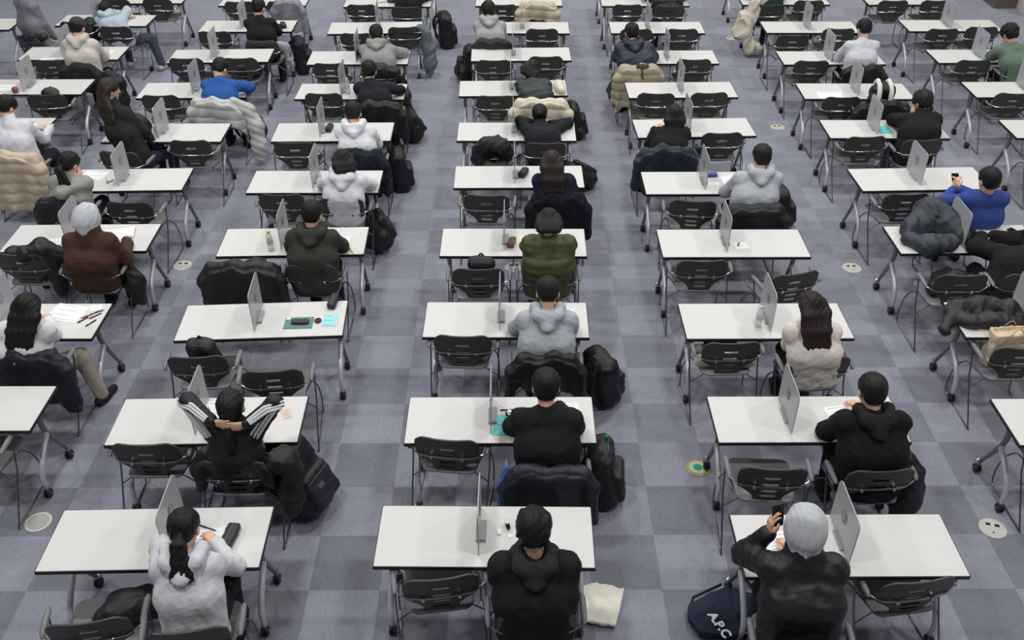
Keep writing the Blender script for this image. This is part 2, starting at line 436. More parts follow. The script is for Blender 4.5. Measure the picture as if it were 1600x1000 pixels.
def person(label, hip, head, top=('hoodie', (190, 191, 196)), hair='short', yaw=0., pitch=-35., hyaw=0., roll=0., arms='write', tf=None, trousers=(38, 39, 44),
           sc=1., girth=1., res=.0155, bres=.0085, hands=None, hz=None, poles=None, hood=None, hooddown=None, near=False, legs=None, lean=None, haircol=(21, 19, 19), handopt=None, shoes=(40, 40, 44), hairlen=1., extra=None, hem=0.):
    hx0, hy0 = hip; yw = math.radians(yaw); Rz = rotz(yw); base = V(hx0, hy0, 0)
    loc = lambda p: Rz.T @ (np.array(p, float)-base)
    P = V(0, 0, .535); L = .69*sc
    if lean is None: lean = {'write': 22, 'wide': 26, 'behind': -6, 'lap': 4, 'fold': 36, 'cheekL': 24, 'cheekR': 20, 'phoneL': 10, 'phone2': 6}[arms]
    best = None
    for i in range(150):
        z = .76+i*.0045; q0 = loc(at(head[0], head[1], z))
        for dyh in (-.06, -.03, 0, .03, .06, .09, .12, .15, .18):
            q = q0-V(0, dyh, 0); ln_ = math.degrees(math.atan2(q[1], q[2]-.535))
            e = 60*(np.linalg.norm(q-P)/L-1)**2+((ln_-lean)/22)**2+(dyh/.14)**2
            if hz is not None: e += ((z-hz)/.03)**2
            if best is None or e < best[0]: best = (e, q, dyh)
    hy0 += math.cos(yw)*best[2]; hx0 -= math.sin(yw)*best[2]; base = V(hx0, hy0, 0)
    Hd = best[1]
    root = empty('person', (hx0, hy0, 0), yw); tag(root, label, 'person')
    N = P+(Hd-P)*.79+V(0, -.04, 0); u = nrm(N-P); xx = V(1, 0, 0); fw = nrm(np.cross(u, xx))
    Mc = P+(N-P)*.55-fw*.05
    sw = .165*sc*(.5+.5*girth)
    S = {s: N-u*.052+xx*s*sw for s in (-1, 1)}
    # head frame
    a, b = math.radians(pitch), math.radians(hyaw)
    Rh = rotz(b) @ rotx(a) @ roty(math.radians(roll))
    hsc = sc*1.1; hp = lambda x, y, z: Hd+hsc*(Rh @ V(x, y, z))
    # arms
    T = {}; handopt = dict(handopt or {}); base_arm = arms if arms in ('write', 'wide', 'lap', 'fold') else {'behind': 'none', 'phone2': 'none'}.get(arms, 'wide'); tfl = (tf-hy0) if tf is not None else .20
    for s in (-1, 1):
        if hands and hands.get(s) is not None: T[s] = loc(hands[s])
        elif base_arm == 'write': T[s] = V(s*.06+.02+S[s][0]*.1, min(max(tfl+.10, S[s][1]+.37+.03*s), tfl+.40), .768)
        elif base_arm == 'wide': T[s] = V(s*.06, min(max(tfl+.12, S[s][1]+.33), tfl+.36), .772)
        elif base_arm == 'lap': T[s] = V(s*.08, .20, .63)
        elif base_arm == 'fold': T[s] = V(-s*.04, tfl+.10-.05*s, .775+.03*(s > 0))
    pole = {s: V(s*(.45 if arms != 'wide' else .8), -.6, -1.) for s in (-1, 1)}
    if arms == 'lap': pole = {s: V(s*.8, -.8, -.3) for s in (-1, 1)}
    if arms in ('cheekL', 'cheekR'):
        q = -1 if arms == 'cheekL' else 1
        T[q] = hp(q*.10, .055, -.135); pole[q] = V(q*.9, .15, -.7)
        handopt[q] = dict(f=Rh @ V(-q*.25, .1, 1), n=Rh @ V(-q, -.1, 0), curl=.35)
    if arms == 'behind':
        for q in (-1, 1):
            T[q] = hp(q*.105, -.105, -.045-.012*q); pole[q] = V(q*1., .75, .25)
            handopt[q] = dict(f=Rh @ V(-q*1., -.28, .02), n=Rh @ V(-q*.3, 1, 0), curl=.22)
    if arms == 'phoneL':
        T[-1] = V(-.19, .34, 1.10); pole[-1] = V(-.42, -.3, -1.); handopt[-1] = dict(f=(.05, .12, 1), n=(1, .15, 0), curl=.5)
    if arms == 'phone2':
        for q in (-1, 1):
            T[q] = V(-.13+q*.035, .27, .90); pole[q] = V(q*1., -.4, -.5); handopt[q] = dict(f=(-q*.3, .5, .8), n=(-q*.8, .5, .1), curl=.5)
    if poles: pole.update({k: np.array(v, float) for k, v in poles.items()})
    E = {}
    for s in (-1, 1):
        for k_ in range(24):
            E[s], T2 = ik(S[s], T[s], .285*sc, .25*sc, pole[s]); mid = (E[s]+T2)/2
            if (E[s][1] > tfl+.01 and E[s][2] < .77) or (mid[1] > tfl+.06 and mid[2] < .755): pole[s] = nrm(pole[s])+V(s*.04, 0, .09)
            else: break
        T[s] = T2
    # --- body: one skin from head to hands
    s = SDF(bres)
    s.ell(hp(0, -.005, .035), V(.075, .094, .084)*hsc, Rh, .03).ell(hp(0, .022, -.028), V(.06, .072, .086)*hsc, Rh, .035)
    s.cap(hp(0, -.025, -.05), N-u*.05, .050*sc, .052*sc, .03)
    s.cap(hp(0, .082, .018), hp(0, .104, -.018), .010, .0145, .012)                 # nose
    s.ell(hp(0, .088, -.056), (.022, .012, .010), Rh, .008).ell(hp(0, .075, -.092), (.026, .022, .018), Rh, .02)
    for q in (-1, 1):
        s.ell(hp(q*.030, .098, .014), (.017, .014, .011), Rh, .012, sub=True).ell(hp(q*.030, .078, .012), (.013, .013, .012), Rh, .004)
        s.cap(hp(q*.014, .090, .032), hp(q*.046, .078, .032), .007, .006, .01)
        s.ell(hp(q*.077, -.008, -.006), (.011, .021, .032), Rh, .008)
    for (p0, p1) in ((P, Mc), (Mc, N-u*.13)):
        for q in (-1, 1): s.cap(p0+xx*q*.06, p1+xx*q*.06, .075, .07, .05)
    for q in (-1, 1):
        s.chain([N-u*.07, S[q]-u*.03], [.042, .04], .03).chain([S[q], E[q], T[q]], [.046, .038, .026], .02)
        s.chain([P+xx*q*.07, P+V(q*.10, .25, -.02)], [.075, .065], .04)
        ho = (handopt or {}).get(q, {})
        fd = nrm(T[q]-E[q]); fd = np.array(ho.get('f', fd*V(1, 1, .25)+V(-q*.15, .1, 0)), float); pn = np.array(ho.get('n', (0, 0, -1)), float)
        add_hand(s, T[q]+nrm(fd)*.005, fd, pn, q, ho.get('curl', .45), sc*.98, ho.get('spread', 1.))
    eyes = np.array([hp(q*.030, .090, .013) for q in (-1, 1)]); lip = hp(0, .100, -.056)
    def pick(c):
        m = np.zeros(len(c)); 
        for e in eyes: m[np.linalg.norm(c-e, axis=1) < .012] = 1
        m[np.linalg.norm((c-lip)*V(.7, 1, 1.3), axis=1) < .016] = 2
        return m
    link('body', s.mesh('body', [M_skin, M_eye, M_lip], pick), None, root)
    # --- trousers and shoes
    tm = fabric(trousers)
    s = SDF(res*1.15)
    kn = {q: P+V(q*.115, .40, -.035) for q in (-1, 1)}; an = {q: V(q*.115, .37, .09) for q in (-1, 1)}
    if legs == 'right': kn[1], an[1] = V(.36, .24, .50), V(.44, .22, .09)
    s.cap(P+xx*-.07+V(0, -.02, .0), P+xx*.07+V(0, -.02, .0), .112, None, .05)
    for q in (-1, 1): s.chain([P+xx*q*.085, kn[q], an[q]], [.088, .068, .058], .03)
    s.fold(.006, 60, 3)
    link('trousers', s.mesh('trousers'), tm, root)
    for q in (-1, 1):
        s = SDF(.011); ft = nrm(V(an[q][0]-kn[q][0], .28+(an[q]-kn[q])[1]*.2, 0)); a0 = V(an[q][0], an[q][1], 0)
        s.chain([a0-ft*.05+V(0, 0, .045), a0+ft*.05+V(0, 0, .042), a0+ft*.16+V(0, 0, .034)], [.043, .042, .032], .02).cap(a0+V(0, 0, .05), a0+V(0, 0, .10), .042, .04, .03)
        s.box(a0+ft*.05+V(0, 0, -.03), (.3, .3, .035), 0, None, .004, sub=True)
        link('shoe', s.mesh('shoe'), fabric(shoes), root)
    # --- upper garment
    kind, c = top; g = girth; puffy = kind in ('puffer', 'vest')
    tmat = shiny(c) if kind in ('puffer', 'vest', 'jacket', 'track') else fabric(c)
    s = SDF(res)
    hemr = .128*g; h0 = P+V(0, -.005, .0-hem)
    for (p0, p1, r0, r1) in ((h0, Mc, hemr, .122*g), (Mc, N-u*.10, .122*g, .097*(.4+.6*g))):
        for q in (-1, 1): s.cap(p0+xx*q*.078*g, p1+xx*q*.090*g, r0, r1, .06)
        s.cap(p0, p1, r0, r1, .05)
    s.cap(N-u*.07, N+u*.012+fw*.008, .090, .068, .035)
    if kind in ('puffer', 'jacket', 'coat', 'track', 'vest') or hood is not None: s.cap(N-u*.02, N+u*(.045 if hood is None else .075)+fw*.012, .078 if hood is None else .118, .073 if hood is None else .108, .015 if hood is None else .03) if lean < 40 or hood is not None else None
    for q in (-1, 1):
        s.cap(N-u*.055, S[q]-u*.01, .070, .071*g, .06)
        if kind != 'vest':
            Tc = E[q]+(T[q]-E[q])*.96
            s.chain([S[q]-u*.01, E[q], Tc], [.071*g, .060*g, .047*g], .035)
            s.cap(E[q]+(Tc-E[q])*.93, Tc, .046*g, .042*g, .006)
        else: s.cap(S[q], S[q]+(E[q]-S[q])*.15, .07*g, .07*g, .03)
    s.cap(Hd-Rh @ V(0, .01, .02), N+u*.12, .060, .06, .012, sub=True)                # neck opening
    s.box(h0+V(0, .1, -.2), (.5, .6, .12), 0, None, .02, sub=True)
    if puffy:
        uu = u.copy()
        s.warp(lambda X, Y, Z: -.011*np.abs(np.sin(((X)*uu[0]+Y*uu[1]+Z*uu[2])*PI/.085)))
    fs = int(abs(hx0*100+hy0*37)) % 997
    s.fold(.0075, 24, fs, (1.5, 1.0, .9)); s.fold(.0048, 46, fs+1, (1.2, 1, 1.3)); s.fold(.0016, 120, 5)
    gname = {'hoodie': 'hoodie', 'sweater': 'sweater', 'jacket': 'jacket', 'puffer': 'padded_jacket', 'vest': 'padded_vest', 'coat': 'coat', 'track': 'track_jacket'}[kind]
    garment = link(gname, s.mesh(gname), tmat, root)
    if kind == 'vest':
        s = SDF(res)
        for q in (-1, 1): s.chain([S[q], E[q], E[q]+(T[q]-E[q])*.96], [.056, .052, .04], .03)
        s.fold(.009, 40, 2); link('sleeves', s.mesh('sleeves'), fabric((40, 42, 44)), root)
    if kind == 'track':                                                              # three white bands down each sleeve
        for q in (-1, 1):
            out = nrm(pole[q]); m = MB()
            for k in (-1, 0, 1):
                pts = []
                path = [S[q]-u*.01+xx*q*.0, S[q]+(E[q]-S[q])*.35, S[q]+(E[q]-S[q])*.75, E[q], E[q]+(T[q]-E[q])*.3, E[q]+(T[q]-E[q])*.65, E[q]+(T[q]-E[q])*.93]
                rr = [.078, .078, .074, .074, .066, .058, .050]
                for i, p in enumerate(path):
                    t = nrm((path[min(i+1, 6)])-(path[max(i-1, 0)])); o1 = np.array((extra or {}).get('out', V(q*.5, -.6, .55)) if False else (V(q*.35, -.75, .55) if i < 4 else V(q*.45, -.55, .75)))
                    o1 = nrm(o1-t*(o1@t)); o2 = np.cross(t, o1)
                    ang = k*.33; pts.append(p+(o1*math.cos(ang)+o2*math.sin(ang))*rr[i]*g*1.03)
                sm = []
                for i in range(len(pts)-1):
                    for w_ in range(5): sm.append(pts[i]+(pts[i+1]-pts[i])*w_/5)
                m.tube(sm, .0095, 6)
            link('stripe', m.mesh('stripe'), mat('white_stripe', srgb(228, 228, 230), .7), garment)
    hd = hooddown if hooddown is not None else kind == 'hoodie'
    if hd and hood is None:
        s = SDF(res*.85)
        ch = [(-.066, .070, .03), (-.100, -.005, .055), (-.082, -.096, .018), (0, -.142, -.068), (.082, -.096, .018), (.100, -.005, .055), (.066, .070, .03)]
        s.chain([N+xx*p[0]+fw*p[1]+u*p[2] for p in ch], [.024, .038, .042, .038, .042, .038, .024], .04)
        s.ell(N-fw*.105-u*.015, (.085, .036, .075), np.stack([xx, fw, u], 1), .035)
        s.cap(Hd, N-u*.01, .058, .062, .02, sub=True)
        s.fold(.007, 40, 9, (1, 1, 1.5))
        link('hood', s.mesh('hood'), tmat if not isinstance(hd, tuple) else fabric(hd), garment)
    # --- hair, hat or hood on the head
    hm = mat('hair_%d_%d_%d' % haircol, srgb(*haircol), .42, bump=.6, bscale=150, var=.3, spec=.32)
    if hood is not None:
        s = SDF(.010); hk = np.stack([Rh[:, 0], Rh[:, 1], Rh[:, 2]], 1)
        s.ell(hp(0, -.022, .028), V(.110, .125, .122)*hsc, Rh, .03).ell(hp(0, -.04, .10), V(.06, .07, .05)*hsc, Rh, .05).cap(hp(0, -.04, -.02), N+u*.02-fw*.02, .092, .085, .05)
        s.ell(hp(0, .125, -.02), (.072, .085, .10), Rh, .02, sub=True).ell(hp(0, .02, .02), (.082, .10, .105), Rh, .01, sub=True)
        s.cap(hp(0, -.0, -.05), N+fw*.02, .06, .07, .02, sub=True)
        s.fold(.011, 36, 4, (1.5, 1, .8))
        link('hood', s.mesh('hood'), fabric(hood), root)
    if hair:
        s = SDF(.0085 if near else .010); big = {'fluffy': 1.1, 'buzz': .965}.get(hair, 1.)
        s.ell(hp(0, -.012, .045), V(.089, .107, .090)*hsc*big, Rh, .03).ell(hp(0, -.048, -.005), V(.074, .056, .070)*hsc*big, Rh, .03)
        s.ell(hp(0, .112, -.03), (.066, .072, .085), Rh, .012, sub=True)
        if hair in ('short', 'fluffy', 'buzz', 'cap'):
            s.box(hp(0, 0, -.115), (.2, .2, .055), .0, Rh, .015, sub=True)
            for q in (-1, 1): s.ell(hp(q*.085, .0, -.03), (.02, .03, .035), Rh, .01, sub=True)
        back = lambda d, w, z: N+xx*w-fw*d+u*z
        if hair in ('long', 'bob', 'side'):
            ln = {'long': 1., 'bob': .30, 'side': .8}[hair]*hairlen
            for w in (-.075, -.038, 0, .038, .075):
                p0 = hp(w*.9, -.045, .03); p1 = hp(w*1.08, -.068, -.05); p2 = back(.105, w*1.12, .02) if ln > .4 else hp(w, -.07, -.10)
                pts = [p0, p1, p2]; rs = [.045, .04, .034]
                if ln > .4:
                    k = abs(w)*.8
                    pts += [back(.125, w*1.1, -.09*ln), back(.132, w*1.0, -(.15-k*.2)*ln), back(.135, w*.85+.012*math.sin(w*140), -(.235-k*.5+.03*math.sin(w*170))*ln)]; rs += [.028, .022, .007]
                s.chain(pts, rs, .022)
        if hair == 'pony':
            s.ell(hp(0, -.106, -.03), (.024, .022, .022), Rh, .01)
            for i_, w in enumerate((-.035, -.018, .0, .016, .03, .046)):
                e_ = (.0, .03, .012, .04, .015, .0)[i_]
                s.chain([hp(w*.25, -.112, -.03), hp(w*.7, -.135, -.065), back(.135, w*1.0, .02), back(.15, w*1.35, -.07*hairlen), back(.15, w*1.7, (-.15-e_)*hairlen)], [.016, .019, .019, .016, .005], .009)
        if hair == 'bun':
            s.ell(hp(0, -.10, .035), (.042, .038, .040), Rh, .012); s.ell(hp(0, -.07, -.06), (.05, .03, .03), Rh, .02)
        if hair == 'lowpony':
            s.chain([hp(0, -.09, -.05), back(.10, 0, .03), back(.135, .0, -.08), back(.14, .0, -.18*hairlen)], [.045, .036, .034, .014], .03)
        if hair == 'cap':
            cs = SDF(.010); cs.ell(hp(0, -.008, .052), V(.094, .111, .088)*hsc, Rh, .02).box(hp(0, 0, -.055), (.2, .25, .075), 0, Rh, .008, sub=True)
            cs.box(hp(0, .14, .022), (.075, .062, .007), .006, Rh @ rotx(-.15), .015)
            link('cap', cs.mesh('cap'), fabric((66, 66, 70)), root)
        lg = hair in ('long', 'bob', 'pony', 'lowpony', 'side')
        if hair == 'fluffy': s.fold(.010, 75, 11, (1.2, 1.2, 1.2))
        else: s.fold(.0035 if not lg else .006, 110 if not lg else 85, 11, (1.6, 1.6, .22 if lg else .8))
        if hair != 'fluffy': s.fold(.002, 200, 17, (1.8, 1.8, .18))
        link('hair', s.mesh('hair'), hm, root)
    if DEBUG: print('PERSON', label[:50], 'ratio %.2f lean %.0f headz %.2f' % (np.linalg.norm(Hd-P)/L, math.degrees(math.atan2(Hd[1]-P[1], Hd[2]-P[2])), Hd[2]), 'dy', best[2])
    return root, dict(P=P, N=N, Hd=Hd, T=T, E=E, S=S, u=u, fw=fw, w=lambda p: Rz @ p+base, hp=hp)

# ------------------------------------------------------------------ coats, bags
def coat(label, chair, c, kind='jacket', rz=0., drop=.36, w=.25, sleeves=(1, 1), shift=(0, 0), name=None, fur=None, hang=0., cat='jacket', lining=None, seed=1, thick=1.):
    """garment draped over the back of the chair at chair=(x, y, yaw)"""
    x, y, yw = chair
    root = empty(name or ('padded_coat' if kind == 'puffer' else 'jacket'), (x+shift[0], y+shift[1], 0), yw); tag(root, label, cat)
    s = SDF(.0125); z1 = .83; z0 = z1-drop; pf = kind == 'puffer'; th = .020*thick if not pf else .036; rg = np.random.RandomState(seed); ph = rg.rand(4)*6.28
    def sheet(X, Y, Z):
        t = np.clip((z1-Z)/max(drop, .01), 0, 1.2); fl = np.clip((z1-Z)/.25, 0, 1)
        Z = Z+.10*np.clip(np.abs(X)/w, 0, 1.2)**3+.012*np.sin(X*17+ph[0])+.012*np.sin(X*31+ph[2])
        yo = back_y(Z)+.42*X*X; wv = (.012+.012*t)*(np.sin(X*15+ph[0]+Z*4)+.7*np.sin(X*27+ph[1]-Z*7))*fl
        outer = np.abs(Y-(yo-.042-.035*np.sqrt(t)-hang*t+wv))-th*(1+.35*t)
        inner = np.maximum(np.abs(Y-(yo+.030+.4*wv))-th*.7, .66-Z)
        top = np.sqrt((Y-(yo-.008))**2+(Z-z1+.01)**2)-(.030+th*.55)
        ww = w*(1+.10*t+.04*np.sin(Z*13+ph[2])*t); hem = z0+.035*np.sin(X*9+ph[3])+.02*np.sin(X*21+ph[1])
        d = np.minimum(np.minimum(np.maximum(outer, Z-z1), np.maximum(inner, Z-z1)), top)
        return np.maximum(np.maximum(d, (np.abs(X)-ww)*.9), (hem-Z)*.9)-.006
    s._add(sheet, V(-w*1.2, -.45-hang, z0-.18), V(w*1.2, -.08, z1+.07), .03, False)
    for q, on in ((-1, sleeves[0]), (1, sleeves[1])):
        if on:
            ln = on if on is not True else 1.
            s.chain([V(q*(w-.05), -.235, .80), V(q*(w+.02), -.26, .66), V(q*(w+.045), -.235-.03*q, .80-.46*ln)], [.045, .052, .042] if not pf else [.06, .068, .055], .05)
    if pf: s.warp(lambda X, Y, Z: .010-.016*np.sqrt(np.abs(np.sin(Z*PI/.125+.35*np.sin(X*5+seed)+.8*X*X)))); s.fold(.006, 30, seed, (1.3, 1, .6))
    else: s.fold(.011, 22, seed, (1.3, 1, .7)); s.fold(.005, 50, seed+3)
    o = link('shell', s.mesh('coat'), shiny(c) if kind in ('puffer', 'jacket') else fabric(c), root)
    if fur:
        f = SDF(.012); f.chain([V(-.10, -.235, .80), V(-.04, -.30, .845), V(.04, -.30, .845), V(.10, -.235, .80)], [.025, .035, .035, .025], .03).cap(V(0, -.31, .84), V(0, -.335, .70), .03, .022, .03)
        f.fold(.02, 90, 3); link('fur_trim', f.mesh('fur_trim'), fabric(fur), root)
    if lining:
        f = SDF(.012); f.chain([V(-w-.01, -.20, .80), V(-w-.055, -.25, .66), V(-w-.05, -.26, .50)], [.025, .030, .024], .02); f.fold(.01, 60, 3)
        link('lining', f.mesh('lining'), fabric(lining), root)
    return root
def heap(label, loc, pts, c, rz=0., k=.085, name='jacket', cat='jacket', kind='jacket', fold=.02, seed=1, res=.014, floor=None, quilt=0., sub=None):
    """crumpled soft thing: chain of blobs [(x,y,z,r)...] or list of chains"""
    root = empty(name, loc, rz); tag(root, label, cat)
    s = SDF(res); chs = pts if isinstance(pts[0][0], (list, tuple)) else [pts]
    for ch in chs: s.chain([V(*p[:3]) for p in ch], [p[3] for p in ch], k)
    if quilt: s.warp(lambda X, Y, Z: -.016*np.sqrt(np.abs(np.sin((X*.5+Y*.4+Z)*PI/quilt))))
    s.fold(fold*.85, 22, seed, (1.2, 1.1, .8)); s.fold(fold*.45, 44, seed+1)
    if floor is not None: s.box(V(0, 0, floor-.5), (2, 2, .5), 0, None, .01, sub=True)
    link('cloth', s.mesh('heap'), shiny(c) if kind in ('jacket', 'puffer') else fabric(c), root)
    return root
def backpack(label, px, z=0., rz=0., lean=.2, roll=0., sz=1., c=(26, 27, 30), seed=1, flap=False, accent=None, straps=True, loc=None, patch=None):
    if loc is None: sz *= 1.17
    p = at(px[0], px[1], z) if loc is None else np.array(loc, float)
    root = empty('backpack', tuple(p), math.radians(rz)); tag(root, label, 'backpack')
    R = roty(roll) @ rotx(lean)
    q = lambda x, y, zz: R @ (V(x, y, zz)*sz)
    lowest = min((R @ (V(i, j, k)*sz))[2] for i in (-.15, .15) for j in (-.09, .12) for k in (0, .44))
    off = V(0, 0, -lowest*.72)
    s = SDF(.012)
    s.box(q(0, 0, .22)+off, V(.15, .085, .22)*sz, .06*sz, R, .05).ell(q(0, .02, .10)+off, V(.16, .11, .12)*sz, R, .06).ell(q(0, 0, .40)+off, V(.12, .075, .07)*sz, R, .06)
    s.fold(.012, 30, seed); s.fold(.004, 80, seed)
    s.box(V(0, 0, -.5), (3, 3, .502), 0, None, .02, sub=True)
    link('bag_body', s.mesh('bag_body'), shiny(c), root)
    s = SDF(.011); s.box(q(0, .10, .15)+off, V(.115, .045, .12)*sz, .035*sz, R, .03).box(V(0, 0, -.5), (3, 3, .504), 0, None, .01, sub=True); s.fold(.008, 45, seed+4)
    link('front_pocket', s.mesh('front_pocket'), shiny(tuple(min(255, v+6) for v in c)), root)
    m = MB()
    m.tube([q(-.12, .088, .30)+off, q(-.125, .075, .38)+off, q(-.06, .055, .452)+off, q(.06, .055, .452)+off, q(.125, .075, .38)+off, q(.12, .088, .30)+off], .005, 6)
    m.tube([q(-.1, .146, .22)+off, q(.1, .146, .22)+off], .004, 6)
    link('zip', m.mesh('zip'), mat('dark_zip', srgb(70, 70, 74), .4), root)
    m = MB().tube(arc(q(-.035, -.05, .43)+off, q(0, -.06, .54)+off, q(.035, -.05, .43)+off, 8), .009, 8)
    link('handle', m.mesh('handle'), M_black, root)
    if straps:
        for sd in (-1, 1):
            pts = arc(q(sd*.06, -.07, .42)+off, q(sd*.13, -.22, .30)+off, q(sd*.12, -.07, .04)+off, 10)
            pts = [np.array([t[0], t[1], max(t[2], .016)]) for t in pts]
            link('strap', MB().tube(pts, [.010]+[.019]*7+[.010]*3, 8).mesh('strap'), shiny(c), root)
    if flap:
        s = SDF(.011); s.chain([q(-.09, .06, .42)+off, q(-.09, .05, .52)+off, q(-.03, .07, .60)+off], [.03, .035, .03], .05).chain([q(.09, .06, .42)+off, q(.07, .07, .52)+off, q(-.03, .07, .60)+off], [.03, .035, .03], .05); s.fold(.008, 50, 2)
        link('flap', s.mesh('flap'), shiny(c), root)
    if accent:
        ax, ac = accent
        link('tag', MB().box(q(*ax)+off, (.018, .010, .032), R, bev=.004).mesh('tag', smooth=False), fabric(ac), root)
    if patch:
        m = MB().box(q(.02, .147, .16)+off, (.03, .004, .018), R, bev=.002)
        link('patch', m.mesh('patch', smooth=False), fabric(patch), root)
    return root

# ------------------------------------------------------------------ small desk things
def flat(name, label, cat, px, size, rz, m, z=ZT, th=.0015, lines=0, curl=0., group=None, ink=None, loc=None):
    p = at(px[0], px[1], z) if loc is None else np.array(loc, float)
    root = empty(name, (p[0], p[1], z), math.radians(rz)); tag(root, label, cat, group)
    n = 8; me = MB(); w, d = size[0]/2, size[1]/2
    for lv in (0, 1):
        for i in range(n+1):
            t = i/n; x = -w+2*w*t; zz = .0006+(th if lv else 0)+curl*max(0, t-.6)**2*4
            me.v += [(x, -d, zz), (x, d, zz)]
    for i in range(n):
        a = 2*i; b = 2*(n+1)+2*i
        me.f += [(a, a+1, a+3, a+2), (b, b+2, b+3, b+1), (a, a+2, b+2, b), (a+1, b+1, b+3, a+3)]
    e0, e1 = 2*n, 2*(n+1)+2*n
    me.f += [(0, 2*(n+1), 2*(n+1)+1, 1), (e0, e0+1, e1+1, e1)]
    me.m = [0]*len(me.f)
    link('sheet', me.mesh('sheet', smooth=False), m, root)
    if lines:
        lines = 3 if lines == 2 else lines
        t = MB(); rg = random.Random(int(px[0]*7+px[1]))
        for i in range(lines):
            yy = d*.8-(2*d*.8)*i/max(1, lines-1) if lines > 1 else 0
            x1 = w*(.1+.7*rg.random())
            t.box(((-w*.75+x1)/2, yy, .0012+th), ((x1+w*.75)/2, d*.012, .0004))
        link('print', t.mesh('print', smooth=False), ink or M_ink, root)
    return root
def pen(label, px, rz, c=(24, 24, 26), ln=.14, z=ZT, r=.005):
    p = at(px[0], px[1], z); root = empty('pen', (p[0], p[1], z+r), math.radians(rz)); tag(root, label, 'pen')
    link('barrel', MB().lathe([(r*.9, -ln/2), (r, -ln/2+.004), (r, ln/2-.016)], (0, 0, 0), 10, roty(PI/2)).mesh('barrel'), mat('pen_%d_%d_%d' % c, srgb(*c), .35), root)
    link('tip', MB().lathe([(r, ln/2-.016), (r*.35, ln/2-.003), (r*.15, ln/2)], (0, 0, 0), 10, roty(PI/2)).mesh('tip'), M_chrome, root)
    link('pen_clip', MB().tube([(-ln/2+.006, 0, r), (-ln/2+.01, 0, r+.003), (-ln/2+.04, 0, r+.001)], .0014, 5).mesh('pen_clip'), M_chrome, root)
    return root
def pencil_case(label, px, rz, c=(30, 32, 38), size=(.20, .075, .05), z=ZT, name='pencil_case', cat='pencil case', zipc=None):
    p = at(px[0], px[1], z); root = empty(name, (p[0], p[1], z), math.radians(rz)); tag(root, label, cat)
    L, Wd, Hh = size
    s = SDF(.006); s.box(V(0, 0, Hh/2), V(L/2, Wd/2, Hh/2), min(Hh, Wd)*.36, None, .01); s.fold(.004, 60, int(px[0])); s.box(V(0, 0, -.05), (1, 1, .05), 0, None, .004, sub=True)
    link('pouch', s.mesh('pouch'), shiny(c), root)
    link('zip', MB().tube([(-L*.44, 0, Hh*.99), (0, .002, Hh*1.01), (L*.44, 0, Hh*.99)], .0035, 6).mesh('zip'), mat('zip_grey', srgb(*(zipc or (96, 98, 104))), .4), root)
    link('zip_pull', MB().tube([(L*.42, 0, Hh), (L*.47, .004, Hh*.9), (L*.49, .006, Hh*.7)], .003, 6).mesh('zip_pull'), M_chrome, root)
    return root
def phone(label, p, R, name='smartphone'):
    root = empty(name, tuple(p)); tag(root, label, 'phone')
    def rr(w, h, r):
        o = []
        for (cx, cy, a0) in ((w-r, h-r, 0), (-w+r, h-r, PI/2), (-w+r, -h+r, PI), (w-r, -h+r, 1.5*PI)):
            o += [(cx+r*math.cos(a0+i/5*PI/2), cy+r*math.sin(a0+i/5*PI/2)) for i in range(6)]
        return o
    link('phone_body', MB().prism(rr(.037, .076, .010), 0, .008, R).mesh('phone_body', smooth=False), M_black, root)
    link('screen', MB().prism(rr(.034, .072, .008), .0081, .0088, R).mesh('screen', smooth=False), mat('screen_glass', srgb(16, 17, 20), .12), root)
    m = MB()
    for i in (0, 1): m.lathe([(.008, -.0025), (.008, 0)], R @ V(.02, .055-.022*i, 0), 12, R)
    link('camera_lens', m.mesh('camera_lens'), mat('lens', srgb(40, 42, 50), .2), root)
    return root
def bottle(label, px, capc=(150, 190, 60), z=ZT, h=.21, tint=(225, 230, 232)):
    p = at(px[0], px[1], z); root = empty('plastic_bottle', (p[0], p[1], z)); tag(root, label, 'bottle')
    pr = [(.024, 0), (.030, .006)]
    for i in range(6): pr += [(.031, .012+.02*i), (.029, .022+.02*i)]
    pr += [(.031, h*.68), (.026, h*.80), (.013, h*.90), (.012, h*.93)]
    link('bottle_body', MB().lathe(pr, (0, 0, 0), 20).mesh('bottle_body'), mat('clear_plastic', srgb(*tint), .12, alpha=.45), root)
    link('bottle_cap', MB().lathe([(.0145, h*.915), (.015, h*.92), (.015, h*.985), (.012, h)], (0, 0, 0), 16).mesh('bottle_cap'), mat('cap_%d_%d_%d' % capc, srgb(*capc), .5), root)
    link('bottle_label', MB().lathe([(.0316, h*.36), (.0316, h*.60)], (0, 0, 0), 20).mesh('bottle_label'), mat('bottle_wrap', srgb(214, 222, 214), .6, alpha=.7), root)
    return root
def watch(label, px, rz, c=(40, 40, 44), face=(220, 220, 220), z=ZT):
    p = at(px[0], px[1], z); root = empty('wristwatch', (p[0], p[1], z), math.radians(rz)); tag(root, label, 'watch')
    pts = [(0, .030*math.cos(a), .026+.024*math.sin(a)) for a in [i/20*2*PI for i in range(20)]]
    m = MB()
    for dx in (-.006, 0, .006): m.tube([(x+dx, y, zz) for (x, y, zz) in pts], .003, 5, close=True)
    link('watch_strap', m.mesh('watch_strap'), fabric(c), root)
    link('watch_case', MB().lathe([(.017, 0), (.018, .002), (.018, .008), (.016, .009)], (0, 0, .048), 18).mesh('watch_case'), M_chrome, root)
    link('watch_face', MB().lathe([(.0155, .0), (.0155, .0006)], (0, 0, .0571), 18).mesh('watch_face'), fabric(face), root)
    return root
